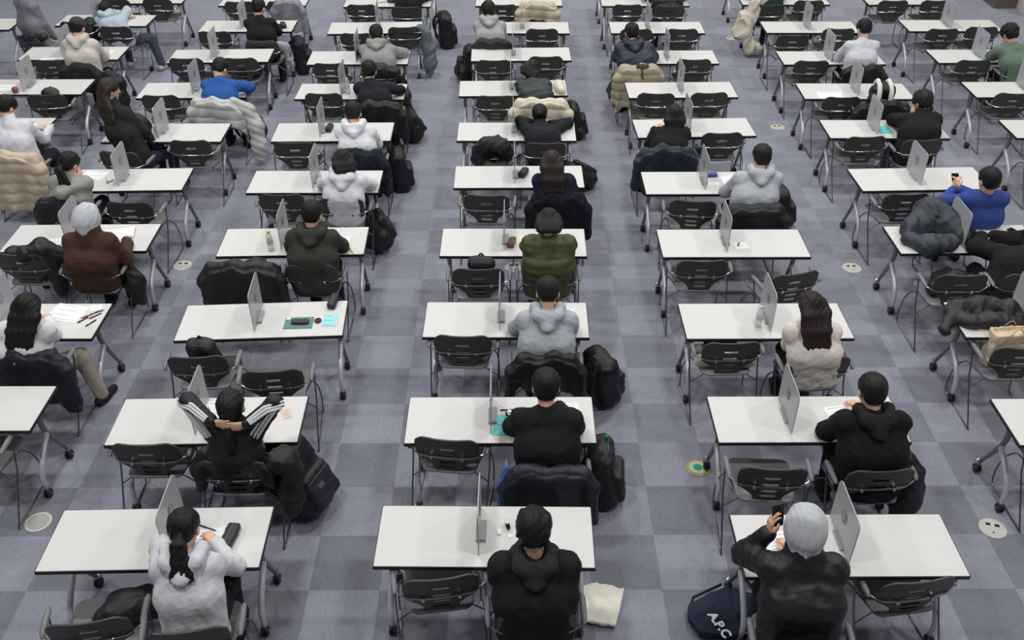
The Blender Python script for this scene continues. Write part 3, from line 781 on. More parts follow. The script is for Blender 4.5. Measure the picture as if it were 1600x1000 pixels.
# ------------------------------------------------------------------ room
def mth(nt, op, a, b=None):
    n = nt.nodes.new('ShaderNodeMath'); n.operation = op
    for i, v in enumerate((a, b)):
        if v is None: continue
        if isinstance(v, (int, float)): n.inputs[i].default_value = v
        else: nt.links.new(v, n.inputs[i])
    return n.outputs[0]
def floor_material():
    m = bpy.data.materials.new('carpet_tiles'); m.use_nodes = True; nt = m.node_tree; b = nt.nodes['Principled BSDF']
    b.inputs['Roughness'].default_value = .95; b.inputs['Specular IOR Level'].default_value = .15
    geo = nt.nodes.new('ShaderNodeNewGeometry'); sp = nt.nodes.new('ShaderNodeSeparateXYZ'); nt.links.new(geo.outputs['Position'], sp.inputs[0])
    tx = mth(nt, 'FLOOR', mth(nt, 'DIVIDE', mth(nt, 'ADD', sp.outputs[0], 20-1.058), .5)); ty = mth(nt, 'FLOOR', mth(nt, 'DIVIDE', mth(nt, 'ADD', sp.outputs[1], 20-4.729), .5))
    chk = mth(nt, 'MODULO', mth(nt, 'ADD', mth(nt, 'ADD', tx, ty), 1.), 2.)
    cb = nt.nodes.new('ShaderNodeCombineXYZ'); nt.links.new(tx, cb.inputs[0]); nt.links.new(ty, cb.inputs[1])
    wn = nt.nodes.new('ShaderNodeTexWhiteNoise'); wn.noise_dimensions = '2D'; nt.links.new(cb.outputs[0], wn.inputs['Vector'])
    chk_fade = mth(nt, 'SUBTRACT', 1., mth(nt, 'MULTIPLY', mth(nt, 'MINIMUM', mth(nt, 'MAXIMUM', mth(nt, 'SUBTRACT', sp.outputs[1], 5.), 0.), 6.), .125))
    fac = mth(nt, 'ADD', mth(nt, 'MULTIPLY', mth(nt, 'MULTIPLY', chk, chk_fade), .85), mth(nt, 'MULTIPLY', wn.outputs['Value'], .2))
    mx = nt.nodes.new('ShaderNodeMix'); mx.data_type = 'RGBA'
    mx.inputs[6].default_value = (*FLOOR_LIGHT, 1); mx.inputs[7].default_value = (*FLOOR_DARK, 1)
    nt.links.new(fac, mx.inputs[0])
    n1 = nt.nodes.new('ShaderNodeTexNoise'); n1.inputs['Scale'].default_value = 55; n1.inputs['Detail'].default_value = 5
    mp = nt.nodes.new('ShaderNodeMapping'); mp.inputs['Scale'].default_value = (1, .35, 1)
    nt.links.new(geo.outputs['Position'], mp.inputs[0]); nt.links.new(mp.outputs[0], n1.inputs['Vector'])
    n2 = nt.nodes.new('ShaderNodeTexNoise'); n2.inputs['Scale'].default_value = 1.1; nt.links.new(geo.outputs['Position'], n2.inputs['Vector'])
    br = mth(nt, 'ADD', mth(nt, 'MULTIPLY', n1.outputs['Fac'], .42), mth(nt, 'ADD', mth(nt, 'MULTIPLY', n2.outputs['Fac'], .2), .69))
    vm = nt.nodes.new('ShaderNodeVectorMath'); vm.operation = 'SCALE'; nt.links.new(mx.outputs[2], vm.inputs[0]); nt.links.new(br, vm.inputs['Scale'])
    nt.links.new(vm.outputs[0], b.inputs['Base Color'])
    bp = nt.nodes.new('ShaderNodeBump'); bp.inputs['Strength'].default_value = .3; bp.inputs['Distance'].default_value = .004
    n3 = nt.nodes.new('ShaderNodeTexNoise'); n3.inputs['Scale'].default_value = 220; nt.links.new(geo.outputs['Position'], n3.inputs['Vector'])
    nt.links.new(n3.outputs['Fac'], bp.inputs['Height']); nt.links.new(bp.outputs['Normal'], b.inputs['Normal'])
    return m
FLOOR_LIGHT = srgb(150, 152, 166); FLOOR_DARK = srgb(125, 127, 136)
tag(link('floor', MB().box((0, 9.5, -.05), (13, 13.5, .05)).mesh('floor', smooth=False), floor_material()), kind='structure')
M_wall = mat('cream_wall', srgb(196, 190, 178), .8, bump=.05, bscale=30)
M_panel = mat('olive_brown_panel', srgb(96, 90, 78), .6, bump=.08, bscale=14, var=.1)
tag(link('wall_right', MB().box((9.36, 9.5, 2.0), (.11, 13.5, 2.0)).mesh('wall_right', smooth=False), M_wall), kind='structure')
tag(link('baseboard_right', MB().box((9.237, 5.0, .05), (.012, 9.0, .05), bev=.004).mesh('baseboard_right', smooth=False), mat('beige_skirting', srgb(176, 168, 154), .6)), kind='structure')
tag(link('wall_pier_right', MB().box((9.04, 17.75, 1.6), (.205, .57, 1.6), bev=.01).mesh('wall_pier_right', smooth=False), M_panel), kind='structure')
tag(link('wall_back', MB().box((0, 22.9, 2.5), (13, .1, 2.5)).mesh('wall_back', smooth=False), M_wall), kind='structure')

# ------------------------------------------------------------------ layout fitted from the photo: desk centre x, y, turn
DESKS = {'C1':(-.177,4.100,-.7), 'C2':(-.088,5.225,0), 'C3':(-.050,6.503,-.6), 'C4':(.015,7.783,-.5), 'C5':(.078,9.160,.2), 'C6':(.059,10.325,-.3), 'C7':(.020,11.668,.9), 'C8':(.134,12.913,.7), 'C9':(.172,14.044,-.7), 'C10':(.125,15.355,0),
 'B1':(-2.303,4.088,1.2), 'B2':(-2.271,5.227,1.2), 'B3':(-2.139,6.502,2.9), 'B4':(-2.118,7.809,1.4), 'B5':(-2.118,9.057,0), 'B6':(-2.121,10.328,.6), 'B7':(-2.074,11.568,-.8), 'B8':(-2.138,12.792,.4), 'B9':(-2.056,14.058,1.7), 'B10':(-1.994,15.325,0),
 'D1':(2.148,4.019,.1), 'D2':(2.202,5.225,0), 'D3':(2.161,6.477,.1), 'D4':(2.133,7.758,-.1), 'D5':(2.120,9.007,0), 'D6':(2.181,10.421,2.0), 'D7':(2.201,11.596,.8), 'D8':(2.173,12.787,0), 'D9':(2.195,14.036,-.4), 'D10':(2.158,15.335,0),
 'E2':(4.376,5.190,0), 'E3':(4.500,6.488,0), 'E4':(4.401,7.823,1.), 'E5':(4.418,9.087,1.7), 'E6':(4.448,10.369,-.6), 'E7':(4.448,11.537,-.7), 'E8':(4.466,12.743,0), 'E9':(4.518,14.034,-.5), 'E10':(4.428,15.382,0),
 'F6':(6.631,10.365,0), 'F7':(6.649,11.580,0), 'F8':(6.618,12.791,0), 'F9':(6.667,14.092,-.3), 'F10':(6.451,15.368,.1),
 'A2':(-4.271,5.370,0), 'A3':(-4.224,6.500,0), 'A4':(-4.213,7.888,.6), 'A5':(-4.225,9.112,1.5), 'A6':(-4.104,10.320,0), 'A7':(-4.120,11.626,.6), 'A8':(-4.099,12.882,1.5), 'A9':(-4.002,14.150,.2), 'A10':(-4.015,15.395,0),
 'Z6':(-6.291,10.497,0), 'Z7':(-6.269,11.753,0), 'Z8':(-6.223,12.999,.3), 'Z9':(-6.271,14.431,-1.2), 'Z10':(-6.051,15.530,0), 'Y9':(-8.296,14.270,0),
 'B11':(-1.98,16.62,0), 'D11':(2.17,16.62,0), 'E11':(4.45,16.66,0)}
ORD = ['', 'nearest', 'second', 'third', 'fourth', 'fifth', 'sixth', 'seventh', 'eighth', 'ninth', 'tenth', 'eleventh']
COLN = {'C': 'middle column', 'B': 'first column left of middle', 'A': 'second column left of middle', 'Z': 'third column left of middle', 'Y': 'fourth column left of middle',
        'D': 'first column right of middle', 'E': 'second column right of middle', 'F': 'third column right of middle'}
def where(k): return '%s row, %s' % (ORD[int(k[1:])], COLN[k[0]])
proto = make_desk(); first = True
for k, (x, y, t) in DESKS.items():
    if first: d = proto; d.location = (x, y, 0); d.rotation_euler = (0, 0, math.radians(t)); first = False
    else: d = dup(proto, (x, y, 0), math.radians(t))
    tag(d, 'white-topped folding desk on castors, %s' % where(k), 'desk', 'white folding desks')

# chairs: how a chair was located in the photo: b = middle of the rod behind the back, r = middle of the top rim, f = rear foot
CH = {'C1L':('b',690,934,8), 'C1R':('b',839,993,2), 'B1L':('r',130,974,9), 'B1R':('r',287,988,8), 'D1L':('r',1268,1008,-4), 'D1R':('b',1430,938,8),
 'B2L':('b',231,724,0), 'B2R':('b',366,752,0), 'C2L':('b',698,716,-7), 'C2R':('r',858,737,0), 'D2L':('b',1205,762,-3), 'D2R':('b',1372,765,3),
 'A2R':('fr',30,828,0), 'E2L':('fl',1593,833,0),
 'A3R':('fr',123,682,0), 'B3L':('b',312,586,3), 'B3R':('b',429,608,5), 'C3L':('b',723,553,-2), 'C3R':('b',853,587,0), 'D3L':('b',1141,564,2), 'D3R':('b',1280,588,3), 'E3L':('b',1592,572,0),
 'A4L':('b',37,424,-2), 'A4R':('b',140,437,0), 'B4L':('b',380,443,0), 'B4R':('b',488,442,0), 'C4L':('b',748,447,0), 'C4R':('b',857,447,0), 'D4L':('b',1096,434,0), 'D4R':('b',1240,454,14), 'E4L':('b',1498,457,0), 'E4R':('b',1604,456,0),
 'A5L':('b',100,337,-3), 'A5R':('b',205,341,-2), 'B5L':('b',442,329,0), 'B5R':('b',534,336,0), 'C5L':('b',760,330,-3), 'C5R':('r',873,306,0), 'D5L':('b',1081,339,-6), 'D5R':('r',1180,326,0), 'E5L':('b',1413,328,2), 'E5R':('r',1527,341,3), 'F5L':('fl',1598,328,0),
 'A6R':('b',300,243,0), 'A6L':('r',182,238,-8), 'B6L':('b',462,246,0), 'B6R':('r',560,238,0), 'C6L':('r',769,226,0), 'C6R':('b',852,247,0), 'D6L':('r',1042,234,2), 'D6R':('b',1127,231,2), 'E6L':('b',1350,237,3), 'E6R':('b',1438,242,4), 'Z6R':('b',24,268,-6),
 'Z7R':('b',76,170,6), 'A7L':('b',253,171,0), 'A7R':('r',337,160,-6), 'B7L':('b',507,168,0), 'B7R':('r',590,163,0), 'C7L':('b',774,172,0), 'C7R':('r',845,160,0), 'D7L':('b',1024,168,-3), 'D7R':('b',1107,167,3), 'E7L':('b',1313,174,0), 'E7R':('r',1382,163,0), 'F7L':('b',1580,168,-3),
 'Z8L':('b',85,115,2), 'Z8R':('r',122,104,0), 'A8L':('b',293,112,0), 'B8L':('b',517,120,0), 'C8L':('b',772,115,0), 'E8L':('b',1266,116,0), 'E8R':('r',1350,106,0), 'F8L':('b',1518,115,0), 'D8L':('r',1003,106,0),
 'A9L':('b',337,69,0), 'B9L':('b',558,72,0), 'B9R':('b',632,62,4), 'C9R':('b',847,65,0), 'C9L':('r',768,65,0), 'E9L':('b',1237,75,0), 'F9L':('b',1470,65,0), 'A9R':('r',407,64,0),
 'Y9R':('b',48,78,-25), 'C10L':('b',785,26,0), 'C10R':('b',840,26,0), 'D10L':('b',980,26,0), 'B10L':('b',566,26,0)}
OCC = 'B1R C1R D1L B2R C2R D2R A3R C3R D3R A4R B4R C4R E4R A5L B5R C5R D5R E5R Z6R A6L B6R C6R D6L E6R A7R B7R C7R Z8R B8R D8L E8R F8R Z9R A9R C9L B10R D10R E10L Y9R'.split()
SKIP = ['E3R', 'A3L', 'A2L', 'E2R', 'F6R', 'F7R', 'Y9L', 'B11R', 'B11L', 'D11L', 'D11R', 'E11L', 'E11R', 'Z6L', 'F6L', 'Z7L']
chairs = {}
def place_chairs():
    cp = make_chair(); used = False
    keys = [k+s for k in DESKS for s in 'LR' if k+s not in SKIP] + ['F5L', 'Z10R']
    seen = set()
    for k in keys:
        if k in seen: continue
        seen.add(k)
        t = k[:-1]; sx = -1 if k[-1] == 'L' else 1
        if k in CH:
            m, u, v, yd = CH[k]; yw = math.radians(yd)
            if m == 'b': p = at(u, v, .62); off = V(0, back_y(.62)-.022, 0)
            elif m == 'r': p = at(u, v, .81); off = V(0, back_y(.81), 0)
            else: p = at(u, v, 0); off = V(-.282 if m == 'fl' else .282, -.335, 0)
            o = p-rotz(yw) @ off
        else:
            x, y, td = DESKS[t]; yw = math.radians(td)
            o = V(x+sx*.34, y-D/2-(.30 if k in OCC else .08)+.23, 0)
        r = cp if not used else dup(cp, (0, 0, 0), 0); used = True
        r.location = (o[0], o[1], 0); r.rotation_euler = (0, 0, yw)
        st = 'occupied' if k in OCC else ('empty' if k not in COATED else 'coat-draped')
        wk = where(t) if t in DESKS else where(t)
        tag(r, '%s dark grey armchair, %s seat, %s' % (st, 'left' if sx < 0 else 'right', wk), 'chair', 'dark grey armchairs')
        chairs[k] = (o[0], o[1], yw)
COATED = {'B4L', 'A10R', 'C10R'}
place_chairs()

# dividers: pixel of the near lower corner of each panel
DIV = {'A4':(113,375), 'A5':(184,292), 'A6':(250,213), 'A7':(302,147), 'A8':(331,93), 'A9':(376,47), 'B1':(262,868), 'B2':(303,683), 'B3':(394,523), 'B4':(439,391), 'B5':(488,297), 'B6':(501,212), 'B7':(534,148), 'B8':(557,95), 'B9':(590,44),
 'C1':(748,874), 'C2':(767,685), 'C3':(781,515), 'C4':(788,388), 'C5':(804,285), 'C6':(802,215), 'C7':(798,142), 'C8':(801,92), 'C9':(815,45), 'D1':(1322,872), 'D2':(1237,678), 'D3':(1202,512), 'D4':(1138,397), 'D5':(1102,295), 'D6':(1074,200), 'D7':(1064,144), 'D8':(1042,92), 'D9':(1012,45), 'D10':(1005,5),
 'E3':(1606,508), 'E4':(1495,375), 'E5':(1438,291), 'E6':(1370,210), 'E7':(1341,150), 'E8':(1298,96), 'E9':(1262,45), 'F9':(1483,43), 'F8':(1535,93), 'F7':(1603,142), 'Z7':(38,142), 'Z8':(104,84), 'Z9':(152,34), 'A3':(2,508)}
dv = make_divider(); first = True
for k, (u, v) in DIV.items():
    p = at(u, v, ZT); x, y, t = DESKS[k]
    if first: d = dv; d.location = (p[0], y, 0); first = False
    else: d = dup(dv, (p[0], y, 0), 0)
    d.rotation_euler = (0, 0, math.radians(t))
    tag(d, 'grey acrylic divider standing on the desk, %s' % where(k), 'divider', 'grey desk dividers')

# ------------------------------------------------------------------ people
def hip(k, dy=.19, dx=0.):
    x, y, yw = chairs[k]; b = V(x, y, 0)+rotz(yw) @ V(dx, back_y(.62)-.022+dy, 0); return (b[0], b[1])
def tfy(k): return DESKS[k[:-1]][1]-D/2
PEOPLE = {}
def pp(k, label, head, **kw):
    dy = kw.pop('dy', .19); dx = kw.pop('dx', 0.)
    kw.setdefault('tf', tfy(k)); kw.setdefault('yaw', math.degrees(chairs[k][2])*.5)
    PEOPLE[k] = person(label, hip(k, dy, dx), head, **kw)
LG, WH, BK = (212, 213, 218), (218, 219, 224), (30, 30, 32)
# nearest row
pp('B1R', 'person with black ponytail in light grey hoodie, cheek in left hand', (288, 828), top=('hoodie', LG), hair='pony', arms='cheekL', pitch=-40, hairlen=.6, near=True, res=.0115, bres=.0068, sc=.95, girth=.95)
pp('C1R', 'person with messy black hair in black hoodie, elbows on desk', (834, 832), top=('hoodie', (31, 31, 33)), hair='fluffy', arms='wide', pitch=-38, near=True, res=.0115, bres=.007, sc=1.03, girth=1.2, hooddown=(46, 46, 48))
pp('D1L', 'person in black jacket with grey hood up, holding a phone', (1256, 828), top=('jacket', (34, 34, 38)), hair=None, hood=(190, 193, 198), arms='phoneL', pitch=-15, near=True, res=.0115, bres=.0068, sc=1.03, girth=1.18, hem=.02)
# second row
pp('B2R', 'person leaning back in striped black track jacket, hands clasped behind head', (362, 636), top=('track', (26, 26, 29)), hair='lowpony', arms='behind', pitch=2, near=True, res=.012, bres=.0068, sc=.96, girth=.92, hairlen=.9, dy=.20)
pp('C2R', 'person with short black hair in plain black sweatshirt', (853, 606), top=('sweater', (27, 30, 32)), hair='short', arms='write', pitch=-25, near=True, res=.012, bres=.0075, girth=1.1, sc=1.03)
pp('D2R', 'person with short black hair in black hooded jacket with white mark', (1362, 613), top=('hoodie', (25, 25, 28)), hair='buzz', arms='write', pitch=-25, near=True, res=.012, bres=.0075, girth=1.15, sc=1.03, hooddown=(33, 34, 37))
# third row
pp('A3R', 'person with long dark hair in white sweatshirt and beige trousers', (45, 484), top=('sweater', (228, 228, 230)), hair='long', arms='write', pitch=-30, near=True, res=.012, trousers=(168, 160, 148), legs='right', sc=.96, girth=1.05, dx=-.10)
pp('C3R', 'person with short black hair and bare nape in grey hoodie', (856, 459), top=('hoodie', (176, 182, 188)), hair='short', arms='write', pitch=-38, near=True, res=.012, girth=1.08)
pp('D3R', 'person with long loose dark hair in cream knit sweater', (1267, 482), top=('sweater', (228, 220, 212)), hair='long', arms='write', pitch=-38, near=True, res=.012, girth=1.02, sc=.96, hairlen=.95, haircol=(38, 31, 29), hyaw=12)
# fourth row
pp('A4R', 'person in brown fleece with pale grey hood up', (138, 345), top=('sweater', (78, 55, 44)), hair=None, hood=(200, 203, 208), arms='write', pitch=-25, girth=1.1, sc=.97, hands={1: at(199, 377, .765)}, bres=.0075, hyaw=-15)
pp('B4R', 'person with short black hair in dark olive hoodie', (488, 336), top=('hoodie', (60, 60, 55)), hair='short', arms='write', pitch=-28, girth=1.1, hyaw=-12)
pp('C4R', 'person in olive green padded jacket, head down on desk', (857, 350), top=('puffer', (72, 74, 46)), hair='bob', arms='fold', pitch=-62, girth=1.12, lean=8, sc=.97, hairlen=1.1)
pp('E4R', 'person in long black coat at photo edge, leaning forward', (1616, 372), top=('coat', (32, 32, 33)), hair='short', arms='wide', pitch=-35, girth=1.3, hem=.1, dx=-.10)
# fifth row
pp('A5L', 'person with dark ponytail in grey-green jacket, hand by face', (109, 257), top=('jacket', (150, 150, 140)), hair='pony', arms='cheekR', pitch=-30, hyaw=-22, sc=.94, girth=1.0, dx=.05, hairlen=1.3)
pp('B5R', 'person with dark shoulder-length hair in white hoodie', (536, 254), top=('hoodie', (222, 223, 228)), hair='bob', arms='wide', pitch=-42, sc=.95, hyaw=18, dx=.02)
pp('C5R', 'person with long dark hair in navy top', (862, 256), top=('sweater', (33, 35, 52)), hair='long', arms='wide', pitch=-35, sc=.95, haircol=(44, 36, 33))
pp('D5R', 'person with short black hair in light grey hoodie, back straight', (1190, 246), top=('hoodie', (180, 184, 190)), hair='short', arms='write', pitch=-18, girth=1.12)
pp('E5R', 'person in royal blue sweatshirt with short black hair holding a phone', (1545, 283), top=('sweater', (60, 78, 150)), hair='short', arms='phone2', pitch=-18, hyaw=8, dx=.09, girth=1.02)
# sixth row
pp('Z6R', 'person in white jacket with black hair near left photo edge', (11, 168), top=('jacket', (216, 218, 224)), hair='short', arms='write', pitch=-35, hyaw=-25, dx=-.05, dy=.30)
pp('A6L', 'person with long dark hair in black coat, turned sideways', (171, 141), top=('coat', (44, 43, 44)), hair='long', arms='lap', pitch=-14, yaw=-28, hyaw=-25, haircol=(44, 39, 36), sc=.98, dy=.36, trousers=(50, 56, 74))
pp('B6R', 'person with short black hair and pale neck in white hoodie', (552, 178), top=('hoodie', (226, 227, 231)), hair='short', arms='write', pitch=-32)
pp('C6R', 'person with tied-back black hair in black blazer', (843, 180), top=('coat', (36, 37, 42)), hair='bun', arms='wide', pitch=-15, sc=.95)
pp('D6L', 'person with straight black bob in black top', (1053, 182), top=('sweater', (31, 31, 34)), hair='bob', arms='write', pitch=-25, sc=.95, hairlen=1.2)
pp('E6R', 'person in thick black jacket leaning on left arm', (1441, 160), top=('coat', (32, 32, 31)), hair='fluffy', arms='cheekL', pitch=-25, girth=1.15, hyaw=25, haircol=(34, 32, 31), trousers=(92, 98, 112))
# seventh row
pp('A7R', 'person in bright blue sweatshirt bent over the desk', (344, 108), top=('sweater', (48, 92, 164)), hair='short', arms='write', pitch=-50, hyaw=-20, girth=1.05)
pp('B7R', 'person with short black hair in blue-black sweatshirt', (577, 112), top=('sweater', (34, 36, 42)), hair='short', arms='write', pitch=-28)
pp('C7R', 'person in dark green padded vest resting head on one side', (828, 110), top=('vest', (46, 56, 56)), hair='bob', arms='fold', pitch=-45, roll=38, hyaw=20, sc=.95)
# eighth row
pp('Z8R', 'person in grey cap and cream hoodie', (122, 44), top=('hoodie', (204, 198, 188)), hair='cap', arms='write', pitch=-28, hyaw=-10, girth=1.08)
pp('B8R', 'person with black hair in mid grey hoodie, hunched forward', (588, 55), top=('hoodie', (150, 151, 152)), hair='short', arms='wide', pitch=-42, girth=1.1, hyaw=10)
pp('D8L', 'large person in navy hooded jacket with black hair', (987, 52), top=('jacket', (40, 48, 66)), hair='short', arms='write', pitch=-25, girth=1.25, hooddown=True, hyaw=10)
pp('E8R', 'person with short black hair in white sweatshirt', (1350, 46), top=('sweater', (206, 207, 214)), hair='short', arms='write', pitch=-30, hyaw=12)
pp('F8R', 'person in green sweater with black hair at right photo edge', (1577, 54), top=('sweater', (112, 134, 116)), hair='fluffy', arms='write', pitch=-35, hyaw=22)
# ninth and tenth rows
pp('Z9R', 'person in pale blue hoodie with raised right arm', (166, 17), top=('hoodie', (186, 194, 206)), hair='short', arms='cheekR', pitch=-15, hyaw=-15, legs='right', trousers=(74, 80, 92), shoes=(190, 190, 196))
pp('A9R', 'person in black shirt with short black hair', (404, 13), top=('sweater', (30, 30, 33)), hair='short', arms='write', pitch=-25, hyaw=-15)
pp('C9L', 'person in grey hoodie with dark hair sitting low', (763, 18), top=('hoodie', (168, 168, 170)), hair='fluffy', arms='write', pitch=-38)
pp('B10R', 'person in black jacket at top photo edge', (641, -20), top=('coat', (28, 28, 30)), hair='short', arms='write', pitch=-25)
pp('D10R', 'person in black padded jacket at top photo edge', (1040, -24), top=('puffer', (29, 29, 31)), hair='short', arms='write', pitch=-25, girth=1.1)
pp('E10L', 'person in dark green sweater at top photo edge', (1206, -22), top=('sweater', (30, 58, 46)), hair='short', arms='write', pitch=-25)
pp('Y9R', 'person in grey jacket and light grey trousers at top left photo corner', (34, -22), top=('jacket', (118, 120, 126)), hair='short', arms='lap', pitch=-10, trousers=(150, 150, 156), yaw=-35)
# ------------------------------------------------------------------ clothing hung on chairs
cc = lambda k: chairs[k]
coat('black padded jacket on the chair of the person with hands behind head', cc('B2R'), (30, 30, 32), 'jacket', drop=.20, shift=(0, .10), thick=1.25, sleeves=(.8, 0), seed=3)
heap('black jacket bunched beside the right arm of a second-row chair', (cc('B2R')[0], cc('B2R')[1], 0), [(.26, -.16, .74, .06), (.34, -.10, .70, .075), (.38, -.12, .58, .075), (.37, -.18, .40, .07), (.36, -.20, .26, .05)], (29, 29, 31), seed=5, name='jacket')
coat('navy-black padded coat with blue lining over the middle second-row chair', cc('C2R'), (33, 36, 46), 'jacket', drop=.52, w=.28, sleeves=(1, 1), seed=11, lining=(74, 104, 170), thick=1.2)
coat('black jacket over the chair behind the grey hoodie person, third row', cc('C3R'), (26, 26, 28), 'jacket', drop=.30, w=.25, sleeves=(1, 1), seed=2, thick=1.1)
coat('navy-black coat draped over the chair of the person in white sweatshirt', cc('A3R'), (37, 38, 46), 'jacket', drop=.50, w=.30, sleeves=(0, 1), seed=8, thick=1.3)
coat('black crumpled jacket thrown over an empty fourth-row chair', cc('B4L'), (36, 37, 38), 'jacket', drop=.36, w=.33, sleeves=(.7, .8), seed=4, thick=2.3, hang=.06)
heap('black bag on the seat behind the crumpled black jacket', (cc('B4L')[0], cc('B4L')[1], 0), [[(-.04, -.02, .60, .10), (.10, -.04, .66, .11)], [(.02, .08, .54, .10)]], (30, 31, 31), seed=62, name='bag', cat='bag', fold=.01)
coat('white padded winter coat sliding off the chair behind the blue sweatshirt', cc('A7R'), (196, 196, 194), 'puffer', drop=.30, w=.30, sleeves=(1, 0), seed=6)
heap('long white coat sleeve hanging by the aisle beside the blue sweatshirt person', (cc('A7R')[0], cc('A7R')[1], 0), [(.20, -.24, .80, .06), (.34, -.20, .68, .07), (.42, -.24, .50, .075), (.44, -.30, .26, .075), (.44, -.34, .10, .055)], (190, 190, 188), seed=9, kind='puffer', quilt=.10, fold=.008, name='padded_coat', cat='coat')
coat('cream padded coat over the chair of the person resting head sideways', cc('C7R'), (216, 206, 186), 'puffer', drop=.44, w=.31, seed=12)
coat('beige padded coat with brown fur collar on the navy jacket person\'s chair', cc('D8L'), (176, 164, 140), 'puffer', drop=.50, w=.29, fur=(86, 76, 58), seed=14, sleeves=(1, 0), hang=.05)
coat('navy jacket over the chair of the person with black bob', cc('D6L'), (38, 46, 58), 'jacket', drop=.42, w=.29, sleeves=(1, 1), seed=15, thick=1.2)
coat('black coat over the chair of the straight-backed grey hoodie person', cc('D5R'), (28, 30, 34), 'puffer', drop=.40, w=.28, seed=16)
coat('black coat over the chair behind the white sweatshirt, eighth row', cc('E8R'), (30, 29, 30), 'jacket', drop=.42, w=.27, sleeves=(0, 1), seed=17)
coat('charcoal coat over the chair of the person in grey cap', cc('Z8R'), (48, 46, 46), 'coat', drop=.40, w=.27, sleeves=(0, 0), seed=18)
heap('black coat with raised hood on a chair near the left aisle', (cc('Z8R')[0]+.50, cc('Z8R')[1]-.42, 0), [(-.03, 0, .74, .09), (.02, 0, .62, .11), (.04, -.02, .42, .11), (.03, -.02, .20, .10), (.03, -.02, .08, .09)], (26, 26, 27), seed=20, name='coat', cat='coat')
coat('black jacket over the chair of the blue-black sweatshirt person', cc('B7R'), (31, 32, 35), 'jacket', drop=.40, w=.28, sleeves=(0, 1), seed=19)
coat('navy coat over the chair behind the bare-necked white hoodie', cc('B6R'), (36, 42, 54), 'coat', drop=.48, w=.26, sleeves=(0, 1), seed=21)
coat('black coat over the chair of the low-sitting grey hoodie person', cc('C9L'), (34, 35, 35), 'jacket', drop=.34, w=.28, sleeves=(0, 0), seed=22)
heap('black coat bundled on the seat behind the middle sixth-row desk', (cc('C6L')[0], cc('C6L')[1], 0), [[(-.15, -.2, .62, .10), (-.06, -.22, .78, .085), (.08, -.22, .80, .08), (.16, -.2, .68, .09)], [(-.1, -.26, .5, .10), (.1, -.27, .5, .10)]], (27, 28, 30), seed=23, fold=.024)
coat('dark navy coat over the chair of the long-haired navy person', cc('C5R'), (28, 30, 38), 'coat', drop=.50, w=.27, sleeves=(1, 1), seed=24, thick=1.1)
coat('beige coat over the tenth-row middle chair', cc('C10R'), (196, 184, 160), 'puffer', drop=.26, w=.27, seed=25)
coat('light grey jacket hanging from the chair at the top left aisle', cc('A10R'), (142, 144, 150), 'jacket', drop=.45, w=.21, seed=26, thick=1.2, shift=(.10, 0))
k = cc('E10L')
heap('cream coat trailing from the chair near the top right aisle', (k[0]-.34, k[1]-.16, 0), [[(.26, -.02, .88, .06), (.10, -.02, .80, .07), (.04, -.06, .58, .10), (-.02, -.10, .36, .10), (.10, -.14, .16, .09), (.26, -.14, .10, .07)], [(-.08, -.03, .62, .07), (-.14, -.05, .40, .06)]], (206, 198, 184), seed=27, kind='cloth', fold=.042, name='coat', cat='coat')
coat('black coat over the chair near a striped backpack, seventh row', cc('E7R'), (31, 31, 32), 'jacket', drop=.36, w=.31, sleeves=(1, 1), seed=28, thick=1.15)
coat('beige quilted long coat over the chair at the left photo edge', cc('Z6R'), (206, 188, 166), 'puffer', drop=.66, w=.30, seed=29, hang=.05, sleeves=(1, 1))
coat('black fleece over the chair in front of the ponytail person, fifth row', cc('A5L'), (40, 42, 40), 'jacket', drop=.26, w=.26, sleeves=(0, 1), seed=30)
heap('black jacket hung on the left fourth-row chair by the photo edge', (cc('A4L')[0], cc('A4L')[1], 0), [[(.02, -.20, .78, .07), (.18, -.14, .80, .09), (.27, -.10, .70, .09), (.27, -.14, .52, .08), (.26, -.16, .36, .07)], [(-.15, -.1, .74, .07), (.02, -.05, .72, .07)]], (33, 34, 34), seed=31)
heap('black jacket hanging by the right arm of the brown fleece person\'s chair', (cc('A4R')[0], cc('A4R')[1], 0), [(.26, -.02, .60, .07), (.32, -.04, .46, .08), (.34, -.06, .28, .07)], (30, 30, 30), seed=32)
heap('black coat hanging at the right side of the buzz-cut person\'s chair', (cc('D2R')[0], cc('D2R')[1], 0), [(.24, .02, .68, .08), (.31, -.02, .56, .10), (.33, -.06, .36, .10), (.32, -.08, .20, .09)], (27, 27, 28), seed=33)
heap('black jacket lying on the empty nearest-row chair at left', (cc('B1L')[0], cc('B1L')[1], 0), [[(-.02, .02, .50, .07), (.12, .08, .52, .09), (.28, .10, .52, .08)], [(.02, .15, .50, .06), (.2, .19, .50, .07)]], (33, 33, 35), seed=34)
t = DESKS['E4']
heap('dark blue-grey puffer coat dumped on a fourth-row desk', (0, 0, ZT), [[tuple(at(1420, 366, ZT)[:2])+(.07, .10), tuple(at(1450, 352, ZT)[:2])+(.13, .15), tuple(at(1478, 362, ZT)[:2])+(.10, .12), tuple(at(1500, 378, ZT)[:2])+(.07, .08)], [tuple(at(1415, 380, ZT)[:2])+(.05, .06), tuple(at(1450, 392, ZT)[:2])+(.06, .09), tuple(at(1480, 388, ZT)[:2])+(.06, .09)]], (54, 59, 68), seed=35, kind='puffer', fold=.026, floor=.002, name='padded_coat', cat='coat')
heap('black knit hat lying right of the dumped puffer coat', (0, 0, ZT), [tuple(at(1514, 369, ZT)[:2])+(.035, .055), tuple(at(1519, 374, ZT)[:2])+(.04, .05)], (28, 29, 34), seed=36, floor=.002, name='knit_hat', cat='hat', fold=.01, kind='wool')
